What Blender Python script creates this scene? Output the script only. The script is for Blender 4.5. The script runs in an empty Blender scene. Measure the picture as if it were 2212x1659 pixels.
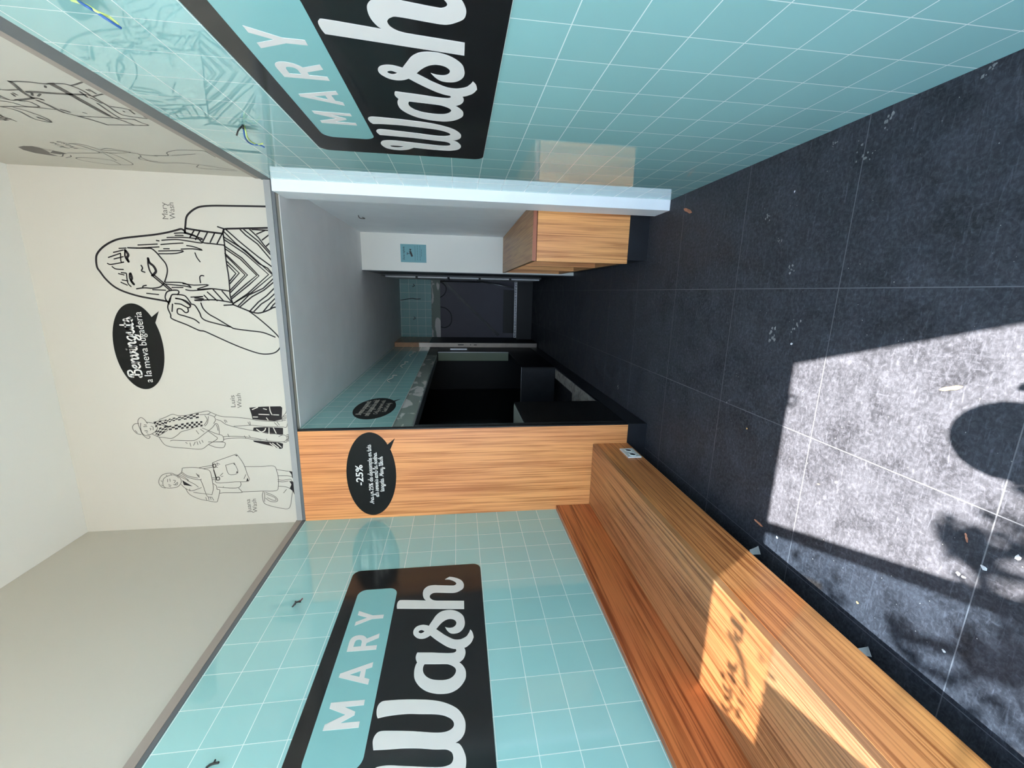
# Long empty shop with teal tiled walls, seen by a phone held sideways (the picture is rotated a quarter turn).
# World axes: x across the shop, y into the shop, z up, metres. The camera stands at (0, 0, 1.43).
import bpy, bmesh, math, random
from mathutils import Vector, Matrix
from mathutils.geometry import tessellate_polygon
random.seed(7)
SC = bpy.context.scene
COL = SC.collection

# ---------------------------------------------------------------- camera
cam_d = bpy.data.cameras.new('camera'); cam = bpy.data.objects.new('camera', cam_d); COL.objects.link(cam)
RIGHT = Vector((0.97621152, 0.21671149, -0.0068701))      # the photographer's right (up in the picture)
UP = Vector((-0.021301, 0.12738979, 0.99162398))          # the photographer's up (left in the picture)
FWD = Vector((-0.21577149, 0.96788841, -0.12897555))
F_PX = 892.68
cam.matrix_world = Matrix(((-UP.x, RIGHT.x, -FWD.x, 0.0), (-UP.y, RIGHT.y, -FWD.y, 0.0), (-UP.z, RIGHT.z, -FWD.z, 1.43), (0, 0, 0, 1)))
cam_d.sensor_fit = 'HORIZONTAL'; cam_d.sensor_width = 36.0; cam_d.lens = F_PX * 36.0 / 2212.0
cam_d.clip_start = 0.02; cam_d.clip_end = 200
SC.camera = cam

# ---------------------------------------------------------------- light
SUN_PER_M = (-0.194, 0.597)                               # how far a shadow falls per metre of height
world = bpy.data.worlds.new('sky'); SC.world = world; world.use_nodes = True
wn = world.node_tree.nodes; wl = world.node_tree.links
bg = wn['Background']; bg.inputs['Strength'].default_value = 11.5
tc = wn.new('ShaderNodeTexCoord'); sx = wn.new('ShaderNodeSeparateXYZ'); cr = wn.new('ShaderNodeValToRGB')
wl.new(tc.outputs['Generated'], sx.inputs[0]); wl.new(sx.outputs['Z'], cr.inputs[0]); wl.new(cr.outputs[0], bg.inputs['Color'])
cr.color_ramp.elements[0].position = 0.0; cr.color_ramp.elements[0].color = (0.72, 0.86, 1.0, 1)
cr.color_ramp.elements[1].position = 0.8; cr.color_ramp.elements[1].color = (0.38, 0.58, 1.0, 1)
sun_d = bpy.data.lights.new('sun', 'SUN'); sun_d.energy = 50.0; sun_d.angle = math.radians(0.35); sun_d.color = (1.0, 0.965, 0.91)
sun = bpy.data.objects.new('sun', sun_d); COL.objects.link(sun); sun.location = (2, -6, 10)
sun.rotation_euler = Vector((SUN_PER_M[0], SUN_PER_M[1], -1.0)).to_track_quat('-Z', 'Y').to_euler()
por_d = bpy.data.lights.new('shopfront_portal', 'AREA'); por_d.shape = 'RECTANGLE'; por_d.size = 2.3; por_d.size_y = 3.4
por_d.cycles.is_portal = True
por = bpy.data.objects.new('shopfront_portal', por_d); COL.objects.link(por); por.location = (-0.5, -0.52, 1.7)
por.rotation_euler = Vector((0, 1, 0)).to_track_quat('-Z', 'Z').to_euler()
SC.view_settings.view_transform = 'Standard'; SC.view_settings.look = 'None'
SC.view_settings.exposure = 0.03; SC.view_settings.gamma = 1.0
try: SC.view_settings.use_curve_mapping = False
except Exception: pass
SC.cycles.use_denoising = True
SC.cycles.max_bounces = 10; SC.cycles.diffuse_bounces = 6; SC.cycles.glossy_bounces = 4; SC.cycles.transparent_max_bounces = 12
SC.cycles.sample_clamp_indirect = 6.0

# ---------------------------------------------------------------- traced outlines, millimetres in their own wall planes
D_W = [[(1346.9,1751.0,1),(1359.3,1757.2,0),(1378.5,1761.1,0),(1395.9,1760.4,0),(1407.5,1755.3,0),(1414.6,1746.4,0),(1416.8,1734.3,0),(1416.1,1697.9,0),(1412.7,1648.1,0),(1407.0,1597.9,0),(1399.0,1547.1,0),(1386.8,1504.3,0),(1370.4,1469.6,0),(1351.7,1443.0,0),(1328.4,1424.8,0),(1302.9,1413.6,0),(1280.1,1411.2,0),(1255.3,1415.2,0),(1236.8,1426.7,0),(1227.9,1438.4,0),(1222.3,1450.1,1),(1218.2,1436.5,0),(1203.6,1424.8,0),(1176.9,1413.8,0),(1153.6,1411.0,0),(1128.3,1415.5,0),(1106.9,1428.9,0),(1093.2,1449.8,0),(1087.1,1470.7,0),(1086.0,1508.2,0),(1090.1,1569.9,0),(1098.5,1621.2,1),(1085.3,1631.7,0),(1068.3,1647.9,0),(1055.6,1669.9,0),(1050.3,1693.3,0),(1052.5,1717.7,0),(1063.7,1740.5,0),(1082.7,1753.5,0),(1108.5,1760.1,0),(1129.1,1760.1,0),(1149.3,1754.0,0),(1162.6,1744.1,0),(1169.9,1729.4,0),(1173.6,1713.4,0),(1173.3,1680.7,0),(1164.6,1623.4,0),(1155.8,1565.0,0),(1150.1,1525.5,0),(1147.7,1495.5,0),(1149.9,1475.3,0),(1156.7,1462.1,0),(1171.3,1456.8,0),(1188.0,1460.5,0),(1197.6,1470.2,0),(1204.1,1485.6,0),(1208.1,1522.5,0),(1217.9,1579.6,0),(1224.3,1636.0,0),(1227.2,1692.1,0),(1230.5,1745.6,1),(1245.7,1750.2,0),(1262.8,1753.5,0),(1277.1,1751.8,0),(1289.1,1745.1,0),(1294.8,1736.0,0),(1295.8,1718.0,0),(1289.8,1664.8,0),(1282.6,1611.0,0),(1272.8,1556.4,0),(1267.0,1519.4,0),(1266.1,1491.2,0),(1271.2,1470.3,0),(1281.5,1457.8,0),(1294.8,1455.7,0),(1307.8,1461.9,0),(1318.9,1474.6,0),(1330.6,1497.9,0),(1339.2,1533.6,0),(1345.7,1586.6,0),(1352.1,1638.8,0),(1352.8,1691.1,0),(1350.7,1726.1,0)],[(1105.1,1661.8,1),(1093.9,1675.3,0),(1085.6,1692.6,0),(1085.5,1708.8,0),(1091.2,1720.0,0),(1098.8,1724.5,0),(1105.5,1720.9,0),(1109.0,1709.4,0),(1109.4,1689.4,0),(1107.7,1673.6,0)]]
D_h = [[(1924.8,1757.5,1),(1943.1,1761.1,0),(1967.4,1761.2,0),(1980.8,1755.3,0),(1985.7,1742.8,0),(1977.9,1675.6,0),(1969.0,1610.4,1),(1981.0,1620.2,0),(2000.9,1628.5,0),(2024.0,1632.2,0),(2050.2,1630.1,0),(2069.4,1620.0,0),(2083.1,1602.4,0),(2086.1,1574.5,0),(2082.5,1546.1,0),(2072.6,1475.2,0),(2073.7,1458.7,0),(2083.2,1449.2,0),(2095.7,1451.7,0),(2111.4,1466.1,0),(2124.4,1487.9,0),(2128.8,1514.5,1),(2138.5,1502.7,0),(2148.8,1488.4,1),(2142.2,1466.4,0),(2128.6,1439.7,0),(2108.3,1418.1,0),(2082.5,1407.6,0),(2061.5,1406.2,0),(2041.5,1411.7,0),(2026.3,1428.2,0),(2015.6,1446.7,0),(2012.8,1465.2,0),(2016.1,1497.4,0),(2024.3,1564.2,0),(2018.9,1582.2,0),(2006.8,1591.7,0),(1994.0,1592.5,0),(1980.7,1586.7,0),(1968.2,1572.5,0),(1962.0,1552.1,1),(1945.9,1407.2,1),(1886.1,1407.4,1),(1900.6,1538.3,0)]]
D_as = [[(1791.3,1584.2,1),(1827.6,1566.7,0),(1856.9,1551.4,0),(1877.8,1530.9,0),(1887.4,1505.3,0),(1887.4,1477.0,0),(1878.2,1450.8,0),(1861.4,1429.1,0),(1836.7,1412.1,0),(1808.0,1406.1,0),(1786.0,1405.4,0),(1765.0,1409.9,0),(1745.2,1421.5,0),(1732.7,1437.9,0),(1729.7,1458.3,0),(1734.2,1476.6,0),(1749.9,1491.2,0),(1766.5,1499.8,0),(1776.2,1504.2,1),(1770.6,1493.7,0),(1767.7,1481.3,0),(1769.4,1464.8,0),(1780.2,1452.4,0),(1794.5,1447.9,0),(1807.1,1450.5,0),(1819.3,1461.1,0),(1825.0,1476.0,0),(1824.0,1492.9,0),(1813.5,1511.6,0),(1793.6,1529.6,0),(1766.2,1546.9,1),(1742.8,1521.4,0),(1727.0,1504.7,0),(1715.8,1490.2,0),(1702.6,1471.9,0),(1694.9,1457.8,0),(1691.5,1441.8,0),(1692.8,1425.8,0),(1699.8,1409.7,0),(1708.5,1397.4,0),(1718.8,1391.3,0),(1730.9,1384.8,0),(1747.2,1379.2,1),(1732.0,1370.4,0),(1713.5,1366.0,0),(1693.2,1364.1,0),(1696.3,1365.4,0),(1681.9,1369.9,0),(1665.7,1378.4,0),(1654.7,1388.7,0),(1646.2,1398.7,0),(1640.4,1410.6,1),(1630.6,1406.8,0),(1614.2,1405.2,0),(1596.4,1408.4,0),(1581.4,1415.3,0),(1571.4,1424.9,0),(1564.2,1434.3,1),(1556.2,1425.0,0),(1540.0,1414.0,0),(1522.4,1406.9,0),(1501.5,1405.1,0),(1481.6,1407.6,0),(1462.8,1416.9,0),(1445.0,1431.2,0),(1431.8,1448.8,0),(1423.0,1471.2,0),(1421.2,1497.0,0),(1424.4,1526.4,0),(1433.3,1556.0,0),(1447.2,1581.1,0),(1467.7,1603.6,0),(1490.9,1619.7,0),(1511.6,1627.9,0),(1534.2,1630.7,0),(1555.0,1630.4,0),(1573.7,1626.7,0),(1584.0,1622.2,1),(1597.7,1628.1,0),(1611.4,1631.3,0),(1626.9,1629.9,0),(1637.9,1626.2,1),(1630.5,1561.0,0),(1620.3,1493.7,0),(1618.8,1464.9,0),(1621.7,1453.4,0),(1629.2,1447.6,0),(1638.7,1449.6,1),(1644.3,1469.1,0),(1658.9,1494.7,0),(1683.7,1524.9,0),(1708.6,1551.8,0),(1730.9,1573.0,1),(1721.0,1586.3,0),(1715.2,1601.8,0),(1715.1,1617.6,0),(1721.1,1633.9,0),(1733.7,1647.0,0),(1745.3,1654.3,0),(1759.7,1657.4,0),(1775.0,1655.3,0),(1789.9,1646.6,0),(1798.9,1631.0,0),(1800.8,1612.7,0),(1796.6,1595.9,0)],[(1759.1,1602.3,1),(1752.5,1608.9,0),(1748.4,1618.6,0),(1751.9,1626.9,0),(1758.3,1631.5,0),(1765.7,1628.1,0),(1769.3,1618.3,0),(1765.0,1609.9,0)],[(1572.2,1588.9,1),(1559.4,1593.4,0),(1542.6,1593.5,0),(1527.7,1589.1,0),(1512.3,1579.0,0),(1499.6,1563.8,0),(1490.5,1543.7,0),(1485.5,1516.8,0),(1484.6,1493.7,0),(1489.6,1472.3,0),(1503.0,1456.3,0),(1520.7,1448.7,0),(1535.6,1451.0,0),(1548.4,1462.2,0),(1557.5,1477.2,0),(1562.4,1492.2,0),(1567.2,1538.7,0)]]
D_Y = [[(1928.1,1950.4,1),(1889.8,1873.5,1),(1889.2,1818.3,1),(1864.8,1818.5,1),(1865.5,1872.6,1),(1829.6,1950.1,1),(1854.4,1949.8,1),(1877.2,1898.4,1),(1899.5,1950.2,1)]]
D_R = [[(1676.2,1949.5,1),(1725.6,1951.1,1),(1742.9,1949.6,0),(1757.0,1942.6,0),(1765.9,1928.4,0),(1767.0,1909.9,0),(1762.1,1892.5,0),(1751.8,1879.8,0),(1743.1,1873.3,1),(1768.9,1818.4,1),(1741.3,1817.5,1),(1717.5,1869.2,1),(1699.8,1870.2,1),(1699.1,1818.0,1),(1674.5,1817.6,1)],[(1700.7,1925.9,1),(1724.4,1925.7,1),(1738.4,1920.9,0),(1740.8,1907.6,0),(1735.9,1897.3,0),(1725.2,1892.7,1),(1700.7,1891.9,1)]]
D_A = [[(1607.1,1817.8,1),(1581.1,1817.0,1),(1573.7,1842.4,1),(1531.8,1840.1,1),(1522.9,1817.5,1),(1497.3,1817.9,1),(1545.2,1949.6,1),(1563.3,1948.5,1)],[(1553.8,1907.4,1),(1567.7,1862.7,1),(1538.6,1862.4,1)]]
D_M = [[(1430.0,1816.8,1),(1406.7,1815.7,1),(1407.9,1890.8,1),(1383.6,1844.0,1),(1369.6,1843.5,1),(1343.4,1891.3,1),(1342.6,1817.0,1),(1318.9,1816.7,1),(1321.2,1948.6,1),(1343.8,1947.6,1),(1375.3,1879.0,1),(1407.6,1948.4,1),(1431.7,1949.4,1)]]
D_woman = [(11,[(-106,3215),(-98,3227),(-85,3298),(-70,3377),(-44,3455),(-15,3505),(28,3543),(70,3566),(97,3578),(144,3575),(177,3562),(214,3526),(245,3477),(265,3424),(279,3343),(293,3246),(309,3168),(324,3115),(333,3084),(323,3067),(313,3063)]),(11,[(313,3067),(352,3058),(400,3046),(427,3025),(452,2991),(466,2954),(473,2892),(477,2789),(483,2585)]),(11,[(337,3055),(325,2962),(315,2854)]),(11,[(315,2854),(334,2847),(343,2836),(349,2751),(359,2586)]),(8,[(354,2878),(344,2846)]),(8,[(313,3063),(306,3036),(291,3002),(260,2975),(254,2919),(248,2855)]),(8,[(328,3013),(287,3041)]),(8,[(327,2980),(275,3012)]),(8,[(318,2940),(260,2975)]),(8,[(314,2901),(262,2931)]),(8,[(310,2860),(255,2893)]),(8,[(318,2852),(254,2851),(178,2853),(112,2852),(67,2850),(0,2852),(-45,2855),(-79,2851),(-113,2841)]),(8,[(346,2683),(344,2588)]),(8,[(320,2659),(343,2609)]),(8,[(286,2631),(320,2586)]),(8,[(251,2610),(271,2587)]),(8,[(-117,2898),(-113,2847)]),(8,[(-88,3028),(-84,2961),(-89,2908),(-99,2850)]),(8,[(-23,3028),(-16,2953),(-28,2858)]),(8,[(-16,2953),(-89,2898)]),(8,[(-29,2899),(-96,2850)]),(8,[(-37,2985),(-89,2935)]),(8,[(-57,3006),(-87,2983)]),(8,[(-105,3031),(-139,3022),(-173,2994),(-202,2949),(-253,2874),(-265,2848),(-276,2766),(-287,2684),(-316,2614)]),(8,[(-109,3089),(-73,3108),(-59,3127),(-55,3179),(-66,3196),(-103,3209)]),(8,[(-80,3172),(-85,3141),(-101,3117),(-123,3094)]),(8,[(-114,3214),(-84,3230),(-58,3226),(-36,3208),(-29,3160),(-40,3148),(-57,3158)]),(8,[(59,3273),(8,3222),(-24,3190)]),(8,[(51,3280),(0,3228),(-27,3201)]),(8,[(214,3393),(214,3353),(215,3288),(213,3263),(192,3241),(156,3216),(129,3199),(97,3194),(64,3201),(19,3220)]),(8,[(-26,3383),(-19,3339),(-21,3293),(-12,3251),(8,3227)]),(8,[(-17,3349),(-8,3342),(-4,3326)]),(8,[(114,3336),(98,3331),(82,3339),(74,3322)]),(-8,[(31,2849),(80,2806),(131,2848)]),(-8,[(17,2848),(83,2786),(150,2848)]),(-8,[(-25,2853),(73,2753),(189,2854)]),(-8,[(-37,2851),(73,2739),(199,2855)]),(-8,[(-65,2849),(14,2757),(72,2685),(169,2771),(227,2852)]),(-8,[(-76,2848),(14,2735),(69,2672),(175,2760),(243,2853)]),(-8,[(-108,2846),(-43,2752),(79,2614),(203,2741),(281,2851)]),(-8,[(-99,2834),(-37,2730),(77,2590),(220,2734),(297,2852)]),(-8,[(-120,2815),(-49,2742),(-7,2655),(57,2586)]),(-8,[(-125,2805),(-60,2726),(-18,2651),(35,2586)]),(-8,[(-149,2747),(-93,2692),(-52,2638),(1,2583)]),(-8,[(-153,2725),(-105,2676),(-75,2629),(-34,2584)]),(-8,[(-154,2670),(-104,2627),(-63,2584)]),(-8,[(-134,2624),(-109,2605),(-91,2584)]),(-8,[(340,2833),(278,2770),(226,2712),(184,2663),(125,2587)]),(-8,[(329,2848),(261,2787),(204,2725),(145,2667),(118,2616),(85,2592)]),(-8,[(343,2752),(312,2724),(261,2660),(164,2587)]),(-8,[(344,2731),(319,2702),(277,2653),(192,2584)]),(-8,[(348,2699),(299,2651),(256,2623),(211,2588)]),(14,[(156,3292),(132,3288),(111,3268),(84,3259),(67,3270),(56,3284)]),(14,[(200,3410),(174,3397),(155,3407),(134,3402)]),(14,[(64,3402),(37,3399),(23,3406),(1,3394)]),(9,[(153,3292),(121,3297),(83,3293),(56,3281)]),(9,[(200,3410),(165,3416),(139,3407)]),(9,[(64,3407),(36,3411),(15,3400)]),(7,[(209,3441),(212,3403)]),(7,[(185,3475),(200,3420)]),(7,[(155,3507),(181,3438)]),(7,[(147,3478),(162,3426)]),(7,[(120,3518),(115,3499),(129,3432)]),(7,[(102,3496),(89,3478),(87,3438)]),(7,[(62,3468),(55,3439)]),(7,[(178,3438),(133,3443),(130,3429)]),(7,[(25,3454),(20,3424)]),(7,[(11,3463),(-5,3431)]),(7,[(-13,3412),(9,3426),(63,3425)]),(7,[(68,3452),(66,3427)]),(7,[(232,3335),(241,3228)]),(7,[(213,3348),(225,3221)]),(7,[(262,3230),(260,3216)]),(7,[(239,3209),(246,3152),(252,3085)]),(7,[(264,3200),(271,3123),(267,3072),(257,2997),(257,2976)]),(7,[(281,3169),(285,3090),(283,3039),(276,2973)]),(7,[(307,3125),(310,3072),(298,3027),(282,2973)]),(7,[(295,3122),(296,3078)]),(7,[(215,3197),(216,3166)]),(7,[(201,3227),(207,3091),(190,3134),(185,3227)]),(7,[(238,3066),(232,3026),(214,2981),(220,3037),(216,3100)]),(7,[(17,3218),(16,3117),(-11,3074),(-3,3109),(6,3217)]),(7,[(-14,3184),(-12,3121)]),(7,[(11,3118),(4,3056),(7,2971),(-21,3043),(-20,2990)]),(7,[(-25,3107),(-30,3066),(-16,2953)]),(7,[(-29,3294),(-31,3222)]),(7,[(-52,3331),(-58,3265)]),(7,[(-70,3084),(-65,3012),(-75,3066),(-79,3009),(-89,3068),(-91,3026)]),(7,[(197,3025),(170,3018),(145,3003)]),(7,[(19,3017),(52,3017),(63,3006),(61,2993)]),(9,[(-113,2841),(-138,2784),(-155,2742),(-163,2699),(-148,2648),(-127,2607),(-123,2584)]),(8,[(-153,2752),(-196,2702),(-272,2626),(-326,2586),(-368,2584),(-398,2599),(-420,2629),(-428,2675),(-423,2725),(-396,2801),(-358,2885),(-305,2988),(-282,3034),(-276,3066),(-242,3131),(-206,3210),(-180,3215),(-141,3225),(-112,3218),(-78,3203)]),(8,[(-113,3087),(-121,3067),(-166,3046),(-195,3039),(-215,3015),(-234,2952),(-254,2873)]),(8,[(-79,3171),(-91,3121),(-119,3093),(-136,3106),(-122,3135),(-114,3150),(-111,3181)]),(8,[(-139,3111),(-159,3111),(-166,3128),(-145,3149),(-145,3170),(-174,3172),(-188,3134),(-207,3083),(-230,3057)]),(8,[(-115,3195),(-160,3204)])]
D_man = [(4,[(-931,3503),(-894,3510),(-864,3506),(-848,3488),(-859,3471),(-877,3461),(-889,3455)]),(4,[(-931,3503),(-961,3497),(-986,3478),(-993,3463),(-981,3453),(-974,3458)]),(4,[(-888,3507),(-891,3531),(-912,3547),(-936,3543),(-958,3526),(-964,3503)]),(4,[(-886,3494),(-913,3500),(-949,3498),(-971,3483),(-974,3458)]),(4,[(-936,3535),(-951,3525)]),(4,[(-880,3461),(-890,3416),(-909,3403),(-924,3400),(-948,3419),(-965,3448),(-962,3469)]),(4,[(-898,3475),(-901,3462)]),(4,[(-910,3481),(-910,3461)]),(4,[(-940,3479),(-939,3463)]),(4,[(-950,3472),(-947,3461)]),(4,[(-923,3447),(-926,3440),(-935,3444)]),(4,[(-908,3437),(-914,3426),(-934,3428)]),(4,[(-881,3417),(-873,3382),(-870,3350)]),(4,[(-963,3437),(-975,3418),(-973,3397),(-937,3339)]),(4,[(-915,3409),(-897,3386),(-922,3334)]),(4,[(-864,3381),(-846,3336),(-829,3297),(-839,3261),(-837,3208),(-820,3142),(-817,3120),(-810,3082),(-821,3067),(-833,3087),(-835,3133)]),(4,[(-818,3066),(-837,3031),(-850,2995),(-856,2919),(-868,2833),(-874,2811),(-888,2729),(-889,2623)]),(4,[(-833,3087),(-849,3049),(-873,3041),(-897,3055)]),(4,[(-837,3031),(-852,3046)]),(4,[(-842,3102),(-872,3092),(-909,3116)]),(4,[(-848,3081),(-891,3092),(-915,3111)]),(4,[(-870,3035),(-880,3009),(-905,2980),(-925,2927),(-942,2863),(-959,2787),(-974,2710),(-988,2632)]),(4,[(-919,2932),(-917,2871),(-915,2816),(-926,2733),(-931,2621)]),(4,[(-992,3006),(-990,2962),(-995,2880),(-1009,2798),(-1031,2715),(-1039,2631),(-1021,2607)]),(4,[(-1010,3009),(-1005,2964),(-1004,2892),(-1014,2826),(-1023,2771)]),(4,[(-890,2623),(-862,2620),(-832,2595),(-807,2587),(-820,2577),(-882,2586),(-932,2599),(-931,2621)]),(4,[(-859,2617),(-850,2594)]),(4,[(-869,2618),(-860,2592)]),(4,[(-878,2619),(-870,2596)]),(4,[(-886,2620),(-882,2600)]),(4,[(-1000,2656),(-988,2626),(-1002,2605),(-1040,2608),(-1039,2631)]),(4,[(-989,2604),(-986,2581),(-1031,2585),(-1030,2607)]),(4,[(-995,2601),(-1028,2584)]),(4,[(-1027,2604),(-993,2581)]),(4,[(-988,2592),(-1030,2596)]),(4,[(-975,3418),(-985,3399),(-989,3367),(-996,3326),(-972,3285),(-951,3261),(-940,3222),(-920,3166)]),(4,[(-988,3399),(-1025,3383),(-1045,3365),(-1058,3324),(-1068,3239),(-1076,3154),(-1045,3106),(-1006,3046),(-984,3060),(-952,3094)]),(4,[(-1014,3334),(-1009,3317),(-1015,3211),(-1006,3172),(-970,3124),(-928,3069),(-898,3044),(-910,3029),(-966,3028),(-972,3042),(-946,3093),(-927,3129)]),(4,[(-1055,3216),(-1030,3218)]),(4,[(-1049,3199),(-1025,3185)]),(4,[(-1044,3171),(-1022,3174)]),(4,[(-1038,3154),(-1019,3160)]),(4,[(-1029,3137),(-1013,3143)]),(4,[(-1026,3244),(-1034,3235)]),(4,[(-944,3169),(-969,3156)]),(4,[(-936,3141),(-955,3122)]),(4,[(-972,3042),(-985,3011),(-1023,3010),(-1028,3055),(-1027,3104)]),(4,[(-1045,3106),(-1065,3065),(-1070,3021),(-1058,3006),(-1033,3003),(-1028,3055)]),(4,[(-904,3042),(-923,3036),(-947,3034)]),(4,[(-874,2987),(-893,2981)]),(4,[(-874,2979),(-890,2971)]),(4,[(-892,2841),(-914,2832)]),(4,[(-890,2829),(-915,2827)]),(4,[(-974,2977),(-993,2971)]),(4,[(-989,2874),(-1008,2865)]),(4,[(-986,2845),(-1002,2836)]),(4,[(-899,2674),(-924,2654)]),(4,[(-1014,2736),(-1030,2732)]),(4,[(-893,2657),(-918,2643)])]
D_man_fill = [[(-867,3350),(-864,3337),(-872,3337),(-875,3349)],[(-883,3349),(-880,3337),(-888,3336),(-892,3348)],[(-872,3337),(-869,3325),(-876,3325),(-880,3337)],[(-861,3324),(-858,3312),(-865,3312),(-869,3325)],[(-876,3325),(-873,3313),(-881,3313),(-884,3325)],[(-865,3312),(-862,3300),(-869,3301),(-873,3313)],[(-854,3299),(-851,3283),(-859,3284),(-862,3300)],[(-869,3301),(-867,3285),(-874,3287),(-877,3302)],[(-859,3284),(-856,3267),(-864,3268),(-867,3285)],[(-848,3266),(-845,3248),(-853,3249),(-856,3267)],[(-864,3268),(-862,3251),(-870,3252),(-872,3269)],[(-853,3249),(-850,3232),(-859,3233),(-862,3251)],[(-842,3231),(-838,3213),(-847,3214),(-850,3232)],[(-859,3233),(-857,3215),(-866,3216),(-868,3234)],[(-847,3214),(-844,3195),(-854,3196),(-857,3215)],[(-834,3194),(-830,3175),(-841,3176),(-844,3195)],[(-854,3196),(-851,3178),(-862,3179),(-864,3198)],[(-841,3176),(-838,3157),(-849,3159),(-851,3178)],[(-827,3156),(-823,3137),(-834,3138),(-838,3157)],[(-849,3159),(-846,3140),(-858,3141),(-860,3160)],[(-910,3335),(-906,3315),(-916,3315),(-919,3334)],[(-928,3334),(-926,3315),(-936,3315),(-938,3333)],[(-916,3315),(-913,3295),(-924,3296),(-926,3315)],[(-902,3295),(-899,3275),(-910,3276),(-913,3295)],[(-924,3296),(-922,3277),(-933,3278),(-935,3296)],[(-910,3276),(-907,3256),(-920,3257),(-922,3277)],[(-895,3254),(-892,3238),(-905,3239),(-907,3256)],[(-920,3257),(-918,3241),(-930,3243),(-932,3259)],[(-905,3239),(-903,3224),(-916,3226),(-918,3241)],[(-889,3222),(-887,3207),(-900,3209),(-903,3224)],[(-916,3226),(-914,3211),(-928,3213),(-929,3228)],[(-900,3209),(-898,3194),(-912,3196),(-914,3211)],[(-884,3192),(-882,3178),(-896,3179),(-898,3194)],[(-912,3196),(-911,3181),(-925,3183),(-926,3198)],[(-896,3179),(-895,3165),(-909,3167),(-911,3181)],[(-882,3164),(-881,3150),(-894,3151),(-895,3165)],[(-909,3167),(-907,3153),(-920,3154),(-922,3168)],[(-894,3151),(-893,3137),(-905,3138),(-907,3153)],[(-880,3136),(-879,3123),(-891,3123),(-893,3137)],[(-905,3138),(-903,3124),(-916,3125),(-918,3139)],[(-881,3417),(-877,3401),(-888,3401),(-893,3415)],[(-905,3412),(-899,3400),(-911,3400),(-918,3410)],[(-888,3401),(-883,3387),(-893,3389),(-899,3400)],[(-872,3385),(-872,3369),(-883,3371),(-883,3387)],[(-893,3389),(-893,3373),(-904,3376),(-903,3391)],[(-883,3371),(-889,3355),(-900,3355),(-893,3373)],[(-878,3355),(-883,3341),(-895,3339),(-889,3355)],[(-900,3355),(-907,3336),(-919,3333),(-911,3355)],[(-948,3417),(-935,3403),(-944,3404),(-955,3417)],[(-962,3418),(-954,3405),(-964,3406),(-968,3418)],[(-944,3404),(-934,3391),(-946,3393),(-954,3405)],[(-964,3406),(-959,3395),(-971,3397),(-973,3407)],[(-922,3390),(-915,3376),(-927,3377),(-934,3391)],[(-946,3393),(-939,3378),(-951,3379),(-959,3395)],[(-927,3377),(-923,3360),(-932,3360),(-939,3378)],[(-951,3379),(-941,3360),(-950,3360),(-963,3381)],[(-914,3361),(-913,3346),(-919,3344),(-923,3360)],[(-932,3360),(-925,3342),(-931,3340),(-941,3360)]]
D_bags_fill = [[(-791,2822),(-785,2747),(-784,2624),(-794,2614),(-878,2625),(-888,2673),(-879,2756),(-871,2811),(-840,2813)],[(-931,2809),(-929,2739),(-938,2622),(-985,2626),(-980,2710),(-955,2817)],[(-1023,2824),(-1029,2772),(-1042,2660),(-1052,2632),(-1084,2638),(-1090,2653),(-1066,2708),(-1048,2774),(-1034,2817)]]
D_bags_white = [(6,[(-787,2694),(-818,2692),(-843,2683)]),(6,[(-838,2766),(-842,2702)]),(6,[(-804,2804),(-789,2769)]),(6,[(-864,2721),(-879,2712)]),(6,[(-799,2734),(-805,2715)]),(6,[(-843,2675),(-845,2641)]),(6,[(-943,2791),(-963,2765),(-954,2742),(-938,2734)]),(6,[(-936,2712),(-980,2716)]),(6,[(-936,2684),(-975,2670)]),(6,[(-1046,2717),(-1075,2686)]),(6,[(-1047,2700),(-1081,2664)]),(6,[(-1048,2672),(-1077,2646)]),(6,[(-856,2804),(-857,2776)])]
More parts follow.
